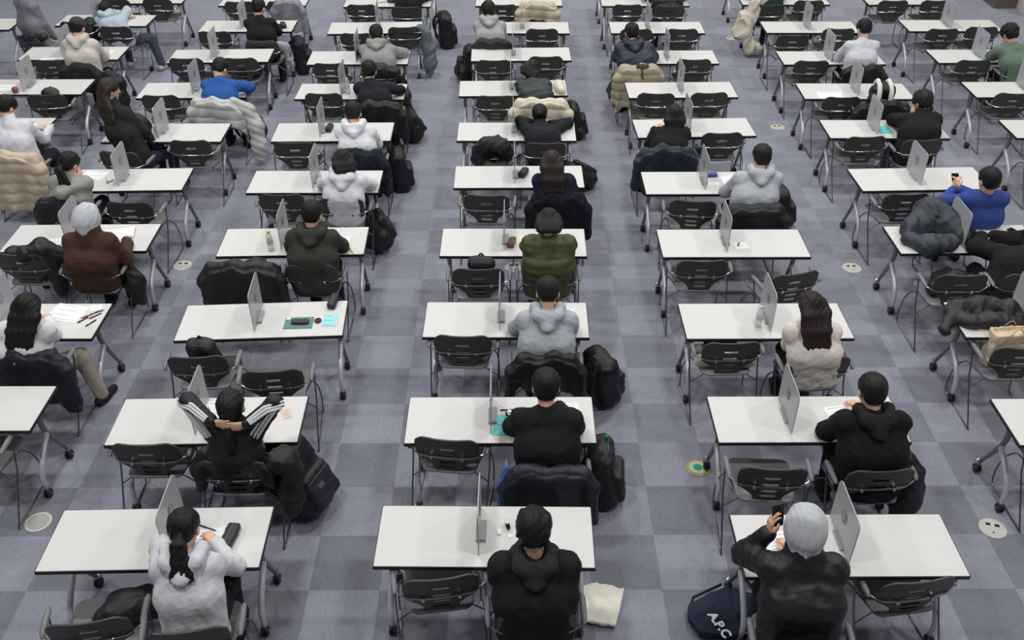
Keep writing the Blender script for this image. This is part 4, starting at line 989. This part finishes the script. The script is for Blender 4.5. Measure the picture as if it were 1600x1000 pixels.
heap('black jacket spread across the third-row desk at right edge', (0, 0, ZT), [[tuple(at(1476, 512, ZT)[:2])+(-.02, .05), tuple(at(1492, 490, ZT)[:2])+(.05, .07), tuple(at(1530, 486, ZT)[:2])+(.05, .08), tuple(at(1570, 490, ZT)[:2])+(.05, .07), tuple(at(1592, 500, ZT)[:2])+(.03, .05)], [tuple(at(1510, 508, ZT)[:2])+(.04, .07), tuple(at(1550, 508, ZT)[:2])+(.04, .07), tuple(at(1590, 510, ZT)[:2])+(.03, .05)]], (42, 42, 44), seed=37, fold=.022, name='jacket')
heap('black scarf bundle on the empty fourth-row chair at right', (cc('E4L')[0], cc('E4L')[1], 0), [[(-.10, 0, .52, .08), (.06, .04, .54, .10), (.2, 0, .56, .09)], [(0, .16, .52, .08), (.16, .16, .54, .07)]], (38, 37, 38), seed=38, name='scarf', cat='scarf')

# ------------------------------------------------------------------ backpacks and bags
backpack('large black backpack on the carpet right of the nearest-left aisle desk', (500, 792), 0, -112, .45, .05, 1.12, (33, 35, 40), 1, patch=(90, 94, 100))
backpack('open black backpack with green tag right of the middle second-row desk', (944, 775), 0, -95, .12, .0, 1.0, (27, 28, 29) , 2, accent=((-.06, .05, .46), (32, 140, 80)))
backpack('tall black backpack leaning by the grey hoodie\'s desk, third row', (940, 622), 0, -60, .18, .12, 1.02, (23, 24, 27), 3, accent=((.05, .14, .2), (190, 190, 190)))
backpack('big black backpack against the fourth-row desk end in left aisle', (603, 388), 0, -75, .55, -.1, 1.15, (24, 25, 28), 4)
backpack('small black backpack standing by the fifth-row desk end, left aisle', (629, 293), 0, -80, .1, 0, .95, (25, 26, 30), 5)
backpack('black backpack lying in the left aisle by the sixth-row desk', (652, 217), 0, -70, .6, .05, 1.05, (25, 26, 29), 6)
heap('dark bag with yellow trim hanging from a seventh-row desk end', tuple(at(636, 205, 0)), [(-.02, .05, .62, .05), (-.02, .02, .48, .09), (0, 0, .26, .11), (.02, -.02, .12, .10)], (44, 45, 42), seed=40, name='shoulder_bag', cat='bag', floor=.0)
backpack('black backpack lying beside the navy long-haired person', (918, 288), 0, -50, .95, .0, .95, (27, 28, 32), 7)
backpack('black backpack with long loose strap behind the black blazer', (903, 214), 0, -90, .25, .0, .9, (27, 28, 31), 8)
backpack('black backpack standing alone in the aisle near the top', (698, 72), 0, -80, .05, .1, 1.05, (27, 27, 31), 9)
backpack('black backpack with white stripes leaning at the eighth-row desk', (724, 125), 0, 95, .3, .1, .95, (30, 30, 32), 10, patch=(220, 220, 220))
backpack('black backpack standing behind the eighth-row desk, left of it', (476, 112), 0, -80, .1, .0, 1.0, (33, 34, 36), 11)
backpack('black backpack with white patch by the blue sweatshirt person\'s desk', (404, 222), 0, -90, .3, .0, .95, (28, 28, 30), 12, patch=(226, 226, 226))
backpack('black backpack on the carpet beside the beige quilted coat', (78, 268), 0, -70, .3, .0, .95, (28, 29, 31), 13)
backpack('long black backpack slumped beside the beige fur-collar coat', (962, 168), 0, 100, .6, .1, 1.2, (29, 32, 40), 14)
backpack('black backpack hugging the chair of the straight-backed grey hoodie', (1222, 350), 0, -90, .2, .0, .85, (27, 29, 32), 15)
p = at(1383, 150, .52)
bp = backpack('black backpack with two broad white straps on a seventh-row chair', (0, 0), 0, 180, -.15, .0, 1.0, (24, 24, 25), 16, loc=(cc('E7R')[0]+.02, cc('E7R')[1]+.0, .52), straps=False)
for sx in (-1, 1):
    link('white_strap', MB().tube([(sx*.072, .165, .22), (sx*.075, .165, .34), (sx*.073, .145, .42), (sx*.070, .095, .475), (sx*.068, .0, .50), (sx*.065, -.08, .44)], [.026, .03, .03, .03, .028, .024], 8).mesh('white_strap'), mat('white_strap_cloth', srgb(226, 226, 220), .7), bp)
backpack('black daypack sitting on a middle fourth-row chair', (0, 0), 0, 180, -.12, 0, .8, (30, 32, 38), 17, loc=(cc('C4L')[0]+.02, cc('C4L')[1]-.02, .44), straps=False)
backpack('black daypack on the empty third-row chair at left', (0, 0), 0, 170, -.2, .1, .78, (32, 33, 34), 18, loc=(cc('B3L')[0]+.03, cc('B3L')[1]+.02, .44), straps=False)
backpack('black handled bag on a chair by the apple-holding desk', (0, 0), 0, 175, -.1, 0, .72, (40, 41, 44), 19, loc=(cc('Z7R')[0]-.02, cc('Z7R')[1]+.05, .44), straps=False)
heap('round black bag under the empty fifth-row middle chair', (cc('C5L')[0], cc('C5L')[1], 0), [(-.05, .06, .52, .09), (.05, .08, .53, .09)], (30, 31, 33), seed=41, name='bag', cat='bag', fold=.008)
heap('grey-black hooded top on an eighth-row chair', (cc('A8R')[0], cc('A8R')[1], 0), [[(-.08, -.1, .60, .10), (.08, -.08, .62, .10)], [(0, .05, .54, .10), (.15, -.02, .54, .08)]], (34, 35, 38), seed=42, name='hooded_top', cat='clothing')
heap('black bag beside the pale blue hoodie person', (cc('Z9L')[0]+.12, cc('Z9L')[1]+.02, 0), [(-.05, -.05, .55, .11), (.04, -.08, .70, .10), (.1, 0, .54, .10)], (30, 31, 33), seed=43, name='bag', cat='bag')
# black bag with a white emblem standing on the sixth-row desk end
p = at(216, 207, ZT)
b = heap('black bag with white emblem at the sixth-row desk end', (p[0], p[1], ZT), [[(-.10, 0, .08, .08), (.0, .02, .11, .10), (.10, 0, .08, .08)]], (28, 28, 30), seed=44, name='sports_bag', cat='bag', fold=.006, floor=.0, kind='jacket')
m = MB().tube(arc((-.045, -.103, .10), (.03, -.12, .15), (.01, -.108, .09), 6), .008, 6).tube(arc((.01, -.108, .09), (-.02, -.115, .06), (.05, -.105, .075), 5), .008, 6).tube([(.075, -.08, .15), (.085, -.07, .175)], .010, 6)
link('emblem', m.mesh('emblem'), M_white, b)

# canvas totes
def tote(label, poly, c, z0=.0, th=.05, word=None, rz=0., handles=(), loc=(0, 0, 0), base=None):
    root = empty('tote_bag', loc, rz); tag(root, label, 'bag')
    s = SDF(.012); cx = np.mean([p[0] for p in poly]); cy = np.mean([p[1] for p in poly])
    P2 = np.array(poly)
    def fn(X, Y, Z):
        d = np.full(np.broadcast(X, Y, Z).shape, 9.); ins = np.ones(d.shape, bool)
        X2, Y2 = np.broadcast_to(X, d.shape), np.broadcast_to(Y, d.shape)
        for i in range(len(P2)):
            a, b_ = P2[i], P2[(i+1) % len(P2)]; e = b_-a
            t = np.clip(((X2-a[0])*e[0]+(Y2-a[1])*e[1])/(e@e), 0, 1)
            d = np.minimum(d, np.hypot(X2-a[0]-t*e[0], Y2-a[1]-t*e[1])); ins &= (e[0]*(Y2-a[1])-e[1]*(X2-a[0])) > 0
        sd = np.where(ins, -d, d)+.02
        zz = np.abs(Z-th/2)-(th/2)*np.clip(.45+np.maximum(-sd, 0)*7, 0, 1)
        return np.maximum(sd-.02, zz)
    s._add(fn, V(P2[:, 0].min(), P2[:, 1].min(), 0), V(P2[:, 0].max(), P2[:, 1].max(), th), .002, False)
    s.fold(.006, 34, int(abs(cx)*100)); s.box(V(cx, cy, -.5), (3, 3, .503), 0, None, .004, sub=True)
    link('bag_body', s.mesh('tote'), fabric(c), root)
    for hnd in handles: link('handle', MB().tube(hnd, .010, 8).mesh('handle'), fabric(tuple(max(0, v-10) for v in c)), root)
    return root
q = [at(*u, 0) for u in ((905, 975), (962, 985), (975, 925), (925, 915), (902, 925))]
o = q[0]; poly = [tuple((p-o)[:2]) for p in q]
tote('cream canvas tote lying right of the black hoodie person\'s chair', poly, (250, 245, 230), th=.07, loc=tuple(o), handles=[arc((poly[4][0]+.02, poly[4][1]-.02, .05), (poly[4][0]-.05, poly[4][1]-.18, .06), (poly[0][0]+.02, poly[0][1]+.05, .05), 8)])
q = [at(*u, 0) for u in ((1092, 1000), (1165, 1006), (1180, 940), (1130, 928), (1074, 955), (1072, 975))]
o = q[0]; poly = [tuple((p-o)[:2]) for p in q]
tb = tote('navy tote bag with white letters beside the grey-hooded person', poly, (40, 48, 66), th=.12, loc=tuple(o), handles=[arc((poly[3][0]+.03, poly[3][1]-.02, .11), (poly[3][0]+.06, poly[3][1]+.16, .16), (poly[2][0]-.02, poly[2][1]+.02, .11), 8), [(poly[4][0]+.02, poly[4][1], .05), (poly[4][0]+.04, poly[4][1]+.06, .07), (poly[3][0]-.02, poly[3][1]+.02, .08)]])
def text_mesh(body, size):
    cu = bpy.data.curves.new('t', 'FONT'); cu.body = body; cu.size = size; cu.extrude = .002; cu.offset = .003; cu.align_x = 'CENTER'; cu.align_y = 'CENTER'
    o_ = bpy.data.objects.new('t', cu); col.objects.link(o_); dg = bpy.context.evaluated_depsgraph_get()
    me = bpy.data.meshes.new_from_object(o_.evaluated_get(dg)); bpy.data.objects.remove(o_); return me
a0, a1 = at(1112, 960, .12), at(1136, 994, .12); mid = (a0+a1)/2-o
link('lettering', text_mesh('A.P.C', .088), mat('white_print', srgb(226, 228, 232), .7), tb, (mid[0], mid[1], .1215), (0, 0, math.atan2(a1[1]-a0[1], a1[0]-a0[0])))
# cream tote on the empty third-row chair, paper bag on the far right chair
heap('cream cloth bag on an empty third-row chair, right of middle', (cc('D3L')[0], cc('D3L')[1], 0), [[(-.19, -.08, .50, .06), (0, -.04, .52, .08), (.19, -.08, .51, .07)], [(-.16, .08, .50, .05), (.14, .1, .5, .05)]], (214, 202, 180), seed=45, name='cloth_bag', cat='bag', kind='cloth', fold=.012)
heap('black flat case on the cream bag, third-row chair', (cc('D3L')[0], cc('D3L')[1], 0), [(-.13, .06, .59, .03), (.1, .07, .60, .03)], (32, 32, 33), seed=46, name='flat_case', cat='case', fold=.006)
x, y, yw = cc('E3L')
root = empty('paper_bag', (x+.02, y+.02, .455), .1); tag(root, 'tan paper shopping bag standing on a chair, right photo edge', 'bag')
s = SDF(.011); s.box((0, 0, .17), (.18, .07, .17), .015, None, .01); s.fold(.012, 30, 3); s.fold(.005, 60, 4); s.box((0, 0, .36), (.16, .045, .05), .01, None, .004, sub=True); s.box((0, 0, -.05), (1, 1, .052), 0, None, .004, sub=True)
link('bag_body', s.mesh('paper_bag'), fabric((216, 196, 168)), root)
for sy in (-.06, .06): link('handle', MB().tube(arc((-.06, sy, .32), (0, sy, .46), (.06, sy, .32), 8), .004, 6).mesh('handle'), fabric((190, 168, 138)), root)

# ------------------------------------------------------------------ things on the desks
pencil_case('black pencil case beside the ponytail person\'s paper', (360, 842), 82, (42, 46, 52), (.20, .085, .055))
flat('paper_sheet', 'white exam paper in front of the ponytail person', 'paper', (325, 842), (.24, .17), 8, M_paper, lines=1, curl=.03)
pen('black marker pen above the ponytail person\'s paper', (326, 826), -22, (32, 32, 34), .15)
flat('eraser', 'small white eraser left of the wristwatch, nearest middle desk', 'eraser', (780, 832), (.022, .045), 0, M_white, th=.012)
watch('black wristwatch on the nearest middle desk', (793, 824), 20, (34, 34, 37))
flat('card', 'folded white note beside the wristwatch, nearest middle desk', 'paper', (797, 838), (.03, .03), 30, M_paper, th=.004)
flat('paper_sheet', 'white paper below the raised phone', 'paper', (1226, 858), (.22, .30), 4, M_paper, lines=3)
pw = PEOPLE['D1L'][1]; w0 = pw['w'](pw['T'][-1])
phone('black smartphone held up by the grey-hooded person', w0+V(.045, .035, .115), rotz(.25) @ rotx(PI/2-.25))
pw = PEOPLE['E5R'][1]; w0 = (pw['w'](pw['T'][-1])+pw['w'](pw['T'][1]))/2
phone('dark blue smartphone held by the person in royal blue', w0+V(0, .075, .06), rotx(.7))
# second row
flat('card', 'beige id card with photo on the striped jacket person\'s desk', 'card', (448, 647), (.075, .105), 25, mat('beige_card', srgb(222, 200, 180), .5), th=.002, lines=5, ink=mat('card_ink', srgb(96, 98, 110), .6))
pen('short pen by the beige id card', (440, 636), 35, (70, 66, 60), .06, r=.006)
flat('paper_sheet', 'white paper under the striped jacket person\'s arm', 'paper', (342, 645), (.22, .28), 6, M_paper, lines=2)
pen('black pen near the teal booklet, second row', (797, 641), 4, (26, 26, 28), .15)
watch('black wristwatch near the teal booklet, second row', (796, 651), 60, (34, 34, 37))
M_teal = mat('teal_cover', srgb(108, 206, 208), .6); M_tealink = mat('teal_ink', srgb(40, 120, 126), .7)
flat('booklet', 'teal exam booklet by the black sweatshirt person', 'booklet', (789, 665), (.16, .22), -6, M_teal, th=.004, lines=1, ink=M_tealink)
flat('paper_sheet', 'white paper right of the black sweatshirt person', 'paper', (884, 644), (.2, .2), 0, M_paper, lines=2)
flat('paper_sheet', 'white paper before the black hooded jacket person', 'paper', (1318, 648), (.24, .2), 10, M_paper, lines=3)
# third row
flat('paper_sheet', 'large white exam paper before the white sweatshirt person', 'paper', (105, 489), (.30, .24), -12, M_paper, lines=4)
flat('paper_sheet', 'small white paper above scattered pens', 'paper', (150, 481), (.10, .10), 10, M_paper, lines=2)
for i, (u, v, r_, c_) in enumerate((((131, 500, 55, (34, 34, 38)), (138, 494, 40, (170, 50, 48)), (143, 505, 60, (36, 36, 40)), (150, 494, 48, (52, 54, 60)), (153, 488, 35, (40, 44, 80))))):
    pen('%s pen, %s of the scattered pens before the white sweatshirt' % (('black', 'red', 'thick black', 'grey', 'dark blue')[i], ('nearest left', 'reddest', 'lowest', 'upper', 'farthest right')[i]), (u, v), r_, c_, .12, r=.006)
flat('booklet', 'dark green booklet on the empty third-row desk', 'booklet', (467, 505), (.24, .16), 2, mat('green_cover', srgb(94, 136, 132), .6), th=.006)
pencil_case('flat black case on the dark green booklet', (469, 504), 2, (50, 50, 50), (.15, .06, .022), z=ZT+.008)
flat('sticker', 'small white tag at the green booklet corner', 'tag', (451, 498), (.035, .03), 0, M_paper, z=ZT+.0085)
pencil_case('shiny black pencil case at the far corner, third-row empty desk', (521, 474), 86, (38, 42, 50), (.20, .075, .055))
p = at(497, 502, ZT); root = empty('wristwatch', (p[0], p[1], ZT)); tag(root, 'small reddish-brown round watch beside the cyan card', 'watch')
link('strap', MB().tube([(.022*math.cos(a), .026*math.sin(a), .009) for a in [i/16*2*PI for i in range(16)]], .009, 6, close=True).mesh('strap'), fabric((110, 52, 44)), root)
link('watch_face', MB().lathe([(.016, .0), (.016, .012), (.012, .014)], (0, .0, .0), 14).mesh('watch_face'), M_black, root)
flat('card', 'cyan admission card with dark print, third-row empty desk', 'card', (516, 501), (.13, .17), 2, mat('cyan_card', srgb(160, 222, 226), .5), th=.003, lines=2, ink=mat('navy_ink', srgb(40, 54, 70), .6))
pen('brown pen before the grey hoodie person', (873, 484), -5, (120, 74, 44), .10)
flat('card', 'small white wrapper beside the brown pen, third row', 'wrapper', (890, 487), (.07, .05), 15, M_paper, th=.003, lines=1, ink=mat('blue_ink', srgb(90, 120, 170), .6))
heap('dark green pouch before the grey hoodie person', (0, 0, ZT), [tuple(at(842, 479, ZT)[:2])+(.02, .022), tuple(at(846, 484, ZT)[:2])+(.02, .022)], (58, 92, 76), seed=50, name='pouch', cat='pouch', fold=.003, res=.006, floor=.001)
bottle('clear water bottle left of the cream sweater person', (1184, 510), (215, 220, 224))
# fourth row
flat('paper_sheet', 'white sheet left of the divider near the brown fleece', 'paper', (86, 378), (.17, .14), 18, M_paper, lines=1)
flat('paper_sheet', 'wide white exam sheet before the brown fleece person', 'paper', (186, 366), (.30, .22), 12, M_paper, lines=3, curl=.03)
bottle('clear bottle with lime green cap on fourth-row desk', (424, 391), (176, 200, 62))
pen('yellow highlighter right of the olive hoodie', (549, 392), -60, (214, 220, 70), .11, r=.007)
flat('paper_sheet', 'white paper right of the olive hoodie person', 'paper', (532, 378), (.16, .2), 0, M_paper, lines=2)
pencil_case('brown leather pouch beside the middle fourth-row divider', (800, 382), 80, (112, 72, 56), (.16, .07, .05), name='pouch', cat='pouch', zipc=(150, 110, 80))
flat('paper_sheet', 'small white paper by the brown leather pouch', 'paper', (817, 374), (.06, .10), 0, M_paper, lines=1)
flat('paper_sheet', 'white note sheet beside the empty fourth-row divider', 'paper', (1158, 384), (.13, .12), 4, M_paper, lines=1)
pen('stubby olive pen standing out on the white note sheet', (1154, 382), 70, (112, 100, 50), .07, ZT+.003, .008)
flat('paper_sheet', 'white exam paper under the knit hat', 'paper', (1535, 382), (.26, .2), -8, M_paper, lines=3)
p = at(1552, 382, ZT); root = empty('eyeglasses', (p[0], p[1], ZT+.002), .1); tag(root, 'folded eyeglasses on white exam paper, right photo edge', 'eyeglasses')
m = MB()
for sx in (-1, 1): m.tube([(sx*.033+.024*math.cos(a), 0, .022+.02*math.sin(a)) for a in [i/16*2*PI for i in range(16)]], .002, 6, close=True)
m.tube(arc((-.01, 0, .026), (0, 0, .033), (.01, 0, .026), 4), .002, 6); link('lens_rims', m.mesh('lens_rims'), M_black, root)
for sx in (-1, 1): link('temple', MB().tube([(sx*.057, 0, .028), (sx*.057, .02, .026), (-sx*.04, .03+.008*sx, .006)], .002, 6).mesh('temple'), M_black, root)
phone('dark phone lying at the far right of a fourth-row desk', at(1586, 363, ZT+.001), rotz(.5))
pen('black pen near the folded eyeglasses', (1568, 376), 130, (30, 30, 32), .12)
# fifth to tenth rows
flat('paper_sheet', 'white paper before the grey-green jacket person', 'paper', (147, 274), (.26, .2), -10, M_paper, lines=2)
pen('dark pen forming a v with another, fifth row', (168, 285), -60, (60, 56, 52), .10)
pen('brown pen forming a v with another, fifth row', (173, 284), 55, (84, 66, 52), .10)
pencil_case('black patterned pouch beside the navy long-haired person', (818, 274), 70, (44, 42, 40), (.16, .085, .07), zipc=(200, 196, 190))
flat('box', 'small blue and white box by a fifth-row divider', 'box', (1112, 275), (.11, .06), 6, mat('blue_box', srgb(66, 72, 150), .5), th=.03, lines=1, ink=M_paper)
flat('card', 'small white note below the blue box', 'paper', (1114, 287), (.14, .06), 0, M_paper, lines=1)
flat('paper_sheet', 'white paper left of the straight-backed grey hoodie', 'paper', (1143, 281), (.22, .2), 6, M_paper, lines=2)
flat('booklet', 'teal booklet left of the thick black jacket', 'booklet', (1382, 203), (.16, .2), 0, M_teal, th=.004, lines=3, ink=M_tealink)
flat('paper_sheet', 'white exam sheet on a seventh-row desk with no one', 'paper', (1296, 149), (.30, .21), -8, M_paper, lines=2, curl=.02)
flat('paper_sheet', 'white exam paper before the white jacket person', 'paper', (34, 199), (.30, .2), 6, M_paper, lines=2)
flat('eraser', 'tiny dark eraser on the left sixth-row desk', 'eraser', (51, 192), (.03, .02), 0, M_ink, th=.008)
flat('paper_sheet', 'white exam sheet at left photo edge by the apple', 'paper', (8, 137), (.24, .2), 0, M_paper, lines=1)
p = at(25, 145, ZT); root = empty('apple', (p[0], p[1], ZT)); tag(root, 'reddish-brown apple beside a grey divider', 'apple')
link('fruit', MB().lathe([(.012, .003), (.032, .008), (.042, .03), (.043, .05), (.034, .072), (.016, .078), (.004, .070)], (0, 0, 0), 18).mesh('fruit'), mat('apple_skin', srgb(150, 88, 70), .45, var=.2, bscale=30), root)
link('stem', MB().tube([(0, 0, .068), (.004, 0, .085)], .0025, 5).mesh('stem'), fabric((74, 54, 36)), root)
flat('paper_sheet', 'white exam paper right of the grey cap person', 'paper', (163, 83), (.2, .26), -10, M_paper, lines=2)
flat('paper_sheet', 'white sheet at the desk edge left of the grey cap person', 'paper', (76, 92), (.2, .1), 0, M_paper, lines=1)
bottle('green plastic bottle left of a sixth-row divider', (246, 212), (30, 140, 110), tint=(60, 170, 140), h=.17)
pencil_case('black pencil case left of the white hoodie, sixth row', (515, 203), 85, (52, 50, 48), (.16, .08, .06))
bottle('clear water bottle right of a seventh-row divider', (544, 146), (236, 238, 240))
flat('paper_sheet', 'white paper beside the water bottle, seventh row', 'paper', (617, 140), (.2, .24), 8, M_paper, lines=2)
flat('paper_sheet', 'white papers before the green vest person', 'paper', (807, 136), (.2, .2), -12, M_paper, lines=2, curl=.05)
heap('cream pouch right of the green vest person', (0, 0, ZT), [tuple(at(872, 136, ZT)[:2])+(.03, .07), tuple(at(877, 146, ZT)[:2])+(.03, .06)], (222, 212, 192), seed=51, name='pouch', cat='pouch', fold=.008, kind='cloth', floor=.002)
flat('tissue_pack', 'pale blue tissue pack right of the black blazer', 'tissue pack', (887, 195), (.11, .13), 4, mat('pale_blue', srgb(176, 208, 222), .5), th=.03, lines=1, ink=M_paper)
pencil_case('black pencil case right of the black shirt person', (443, 42), 110, (40, 40, 42), (.19, .08, .06))
flat('paper_sheet', 'white paper right of the black shirt person', 'paper', (430, 40), (.16, .22), 12, M_paper, lines=2)
flat('paper_sheet', 'white paper right of the blue sweatshirt person', 'paper', (377, 140), (.18, .26), -12, M_paper, lines=2)
flat('paper_sheet', 'white paper left of the white sweatshirt, eighth row', 'paper', (1309, 87), (.18, .2), 0, M_paper, lines=2)
pen('dark pen on the tenth-row desk near the top', (598, 4), 20, (60, 60, 64), .14)
pencil_case('tiny dark pouch on the tenth-row desk near the top', (611, 4), 0, (50, 52, 56), (.12, .07, .05))
phone('dark phone before the green sweater person', at(1552, 78, ZT+.001), rotz(-.3))

# ------------------------------------------------------------------ floor sockets
def outlet(label, px, pale=False, ring=None, rz=0.):
    p = at(px[0], px[1], 0); root = empty('floor_outlet', (p[0], p[1], .0), rz); tag(root, label, 'floor outlet')
    link('cover', MB().lathe([(.098, .001), (.100, .004), (.094, .007), (.088, .0065)], (0, 0, 0), 32).mesh('cover'), mat('outlet_cream', srgb(206, 205, 196), .5) if not ring else mat('outlet_gold', srgb(170, 150, 96), .5), root)
    if ring:
        link('ring', MB().lathe([(.072, .006), (.072, .0085)], (0, 0, 0), 28).mesh('ring'), mat('outlet_pale', srgb(190, 200, 180), .5), root)
        link('badge', MB().lathe([(.038, .0085), (.036, .0105)], (0, 0, 0), 24).mesh('badge'), fabric(ring), root)
    elif pale:
        link('lid', MB().lathe([(.080, .0065), (.080, .0085), (.076, .009)], (0, 0, 0), 28).mesh('lid'), mat('outlet_lid', srgb(178, 178, 172), .5), root)
    else:
        for sx in (-1, 1):
            link('socket', MB().box((sx*.032, .034, .0068), (.017, .013, .002), bev=.004).box((sx*.032, .034, .009), (.009, .006, .0006)).mesh('socket', smooth=False), M_black, root)
        link('screw', MB().lathe([(.008, .0065), (.007, .0085)], (0, -.045, 0), 12).mesh('screw'), M_chrome, root)
    return root
outlet('plain pale round floor outlet by the left aisle, near bottom left', (60, 816), pale=True)
outlet('round floor outlet with two sockets near the brown fleece person', (285, 415))
outlet('round floor outlet seen under the middle fourth-row desk', (803, 418))
outlet('round floor outlet with sockets in the right aisle, fourth row', (1331, 419))
outlet('round floor outlet with sockets at the bottom right', (1551, 826), rz=-.3)
outlet('round floor outlet by the sixth-row desk legs at right', (1215, 199))
outlet('gold-ringed round floor marker with green centre', (1090, 731), ring=(60, 160, 130))
outlet('round pale floor outlet beside the cream trailing coat', (1144, 60))
# small white mark on a hood, white label tags on chairs
pw = PEOPLE['D2R'][1]; hd_ = pw['N']-pw['fw']*.135-pw['u']*.05
link('logo_mark', MB().box((0, 0, 0), (.022, .004, .006), bev=.002).mesh('logo_mark', smooth=False), M_white, PEOPLE['D2R'][0], tuple(hd_))

heap('dark coat hung on the chair at top left photo corner', (chairs['Y9R'][0], chairs['Y9R'][1], 0), [[(-.12, -.22, .80, .06), (.14, -.22, .82, .06)], [(-.14, -.27, .55, .07), (.14, -.28, .55, .07)], [(.1, -.3, .3, .07), (-.1, -.3, .3, .07)]], (38, 38, 40), seed=60, k=.12)
heap('light grey sleeve hanging beside the black shirt person', (cc('A9R')[0], cc('A9R')[1], 0), [(.24, -.16, .72, .05), (.31, -.10, .66, .055), (.33, -.12, .48, .05)], (158, 160, 166), seed=61, name='jacket')

heap('grey-blue coat hanging by the aisle leg of a ninth-row desk', (cc('B9R')[0], cc('B9R')[1], 0), [[(.24, -.12, .76, .06), (.32, -.08, .66, .08), (.36, -.10, .45, .09), (.37, -.14, .22, .09), (.36, -.14, .09, .07)]], (104, 112, 120), seed=63, name='coat', cat='coat')
heap('black coat heaped on the chair behind the mid grey hoodie', (cc('B8R')[0], cc('B8R')[1], 0), [[(-.18, -.22, .70, .08), (0, -.25, .76, .08), (.2, -.2, .72, .09)], [(.26, -.1, .6, .08), (.3, -.1, .4, .08)]], (34, 35, 38), seed=64)
WORLD, LAMP = .105, 137
# ------------------------------------------------------------------ light, camera
w = bpy.data.worlds.new('hall_air'); bpy.context.scene.world = w; w.use_nodes = True
w.node_tree.nodes['Background'].inputs[0].default_value = (.93, .96, 1.0, 1); w.node_tree.nodes['Background'].inputs[1].default_value = WORLD
for i in range(4):
    for j in range(4):
        l = bpy.data.lights.new('ceiling_lamp', 'AREA'); l.shape = 'RECTANGLE'; l.size = .8; l.size_y = .5
        l.energy = LAMP; l.color = (1.0, .992, .978)
        o = bpy.data.objects.new('ceiling_lamp', l); col.objects.link(o); o.location = (-7.5+5.0*i, 2.9+5.4*j, 8.2)
cam = bpy.data.cameras.new('camera'); cam.sensor_width = 36; cam.sensor_fit = 'HORIZONTAL'; cam.lens = CAM_F/1600*36; cam.clip_end = 100
co = bpy.data.objects.new('camera', cam); col.objects.link(co)
R = Matrix(((CR[0], CU[0], -CF[0]), (CR[1], CU[1], -CF[1]), (CR[2], CU[2], -CF[2])))
co.matrix_world = Matrix.Translation((0, 0, CAM_H)) @ R.to_4x4()
sc = bpy.context.scene; sc.camera = co
sc.view_settings.view_transform = 'Standard'; sc.view_settings.look = 'None'; sc.view_settings.exposure = 0; sc.view_settings.gamma = 1
sc.cycles.max_bounces = 5; sc.cycles.diffuse_bounces = 3; sc.cycles.transparent_max_bounces = 8
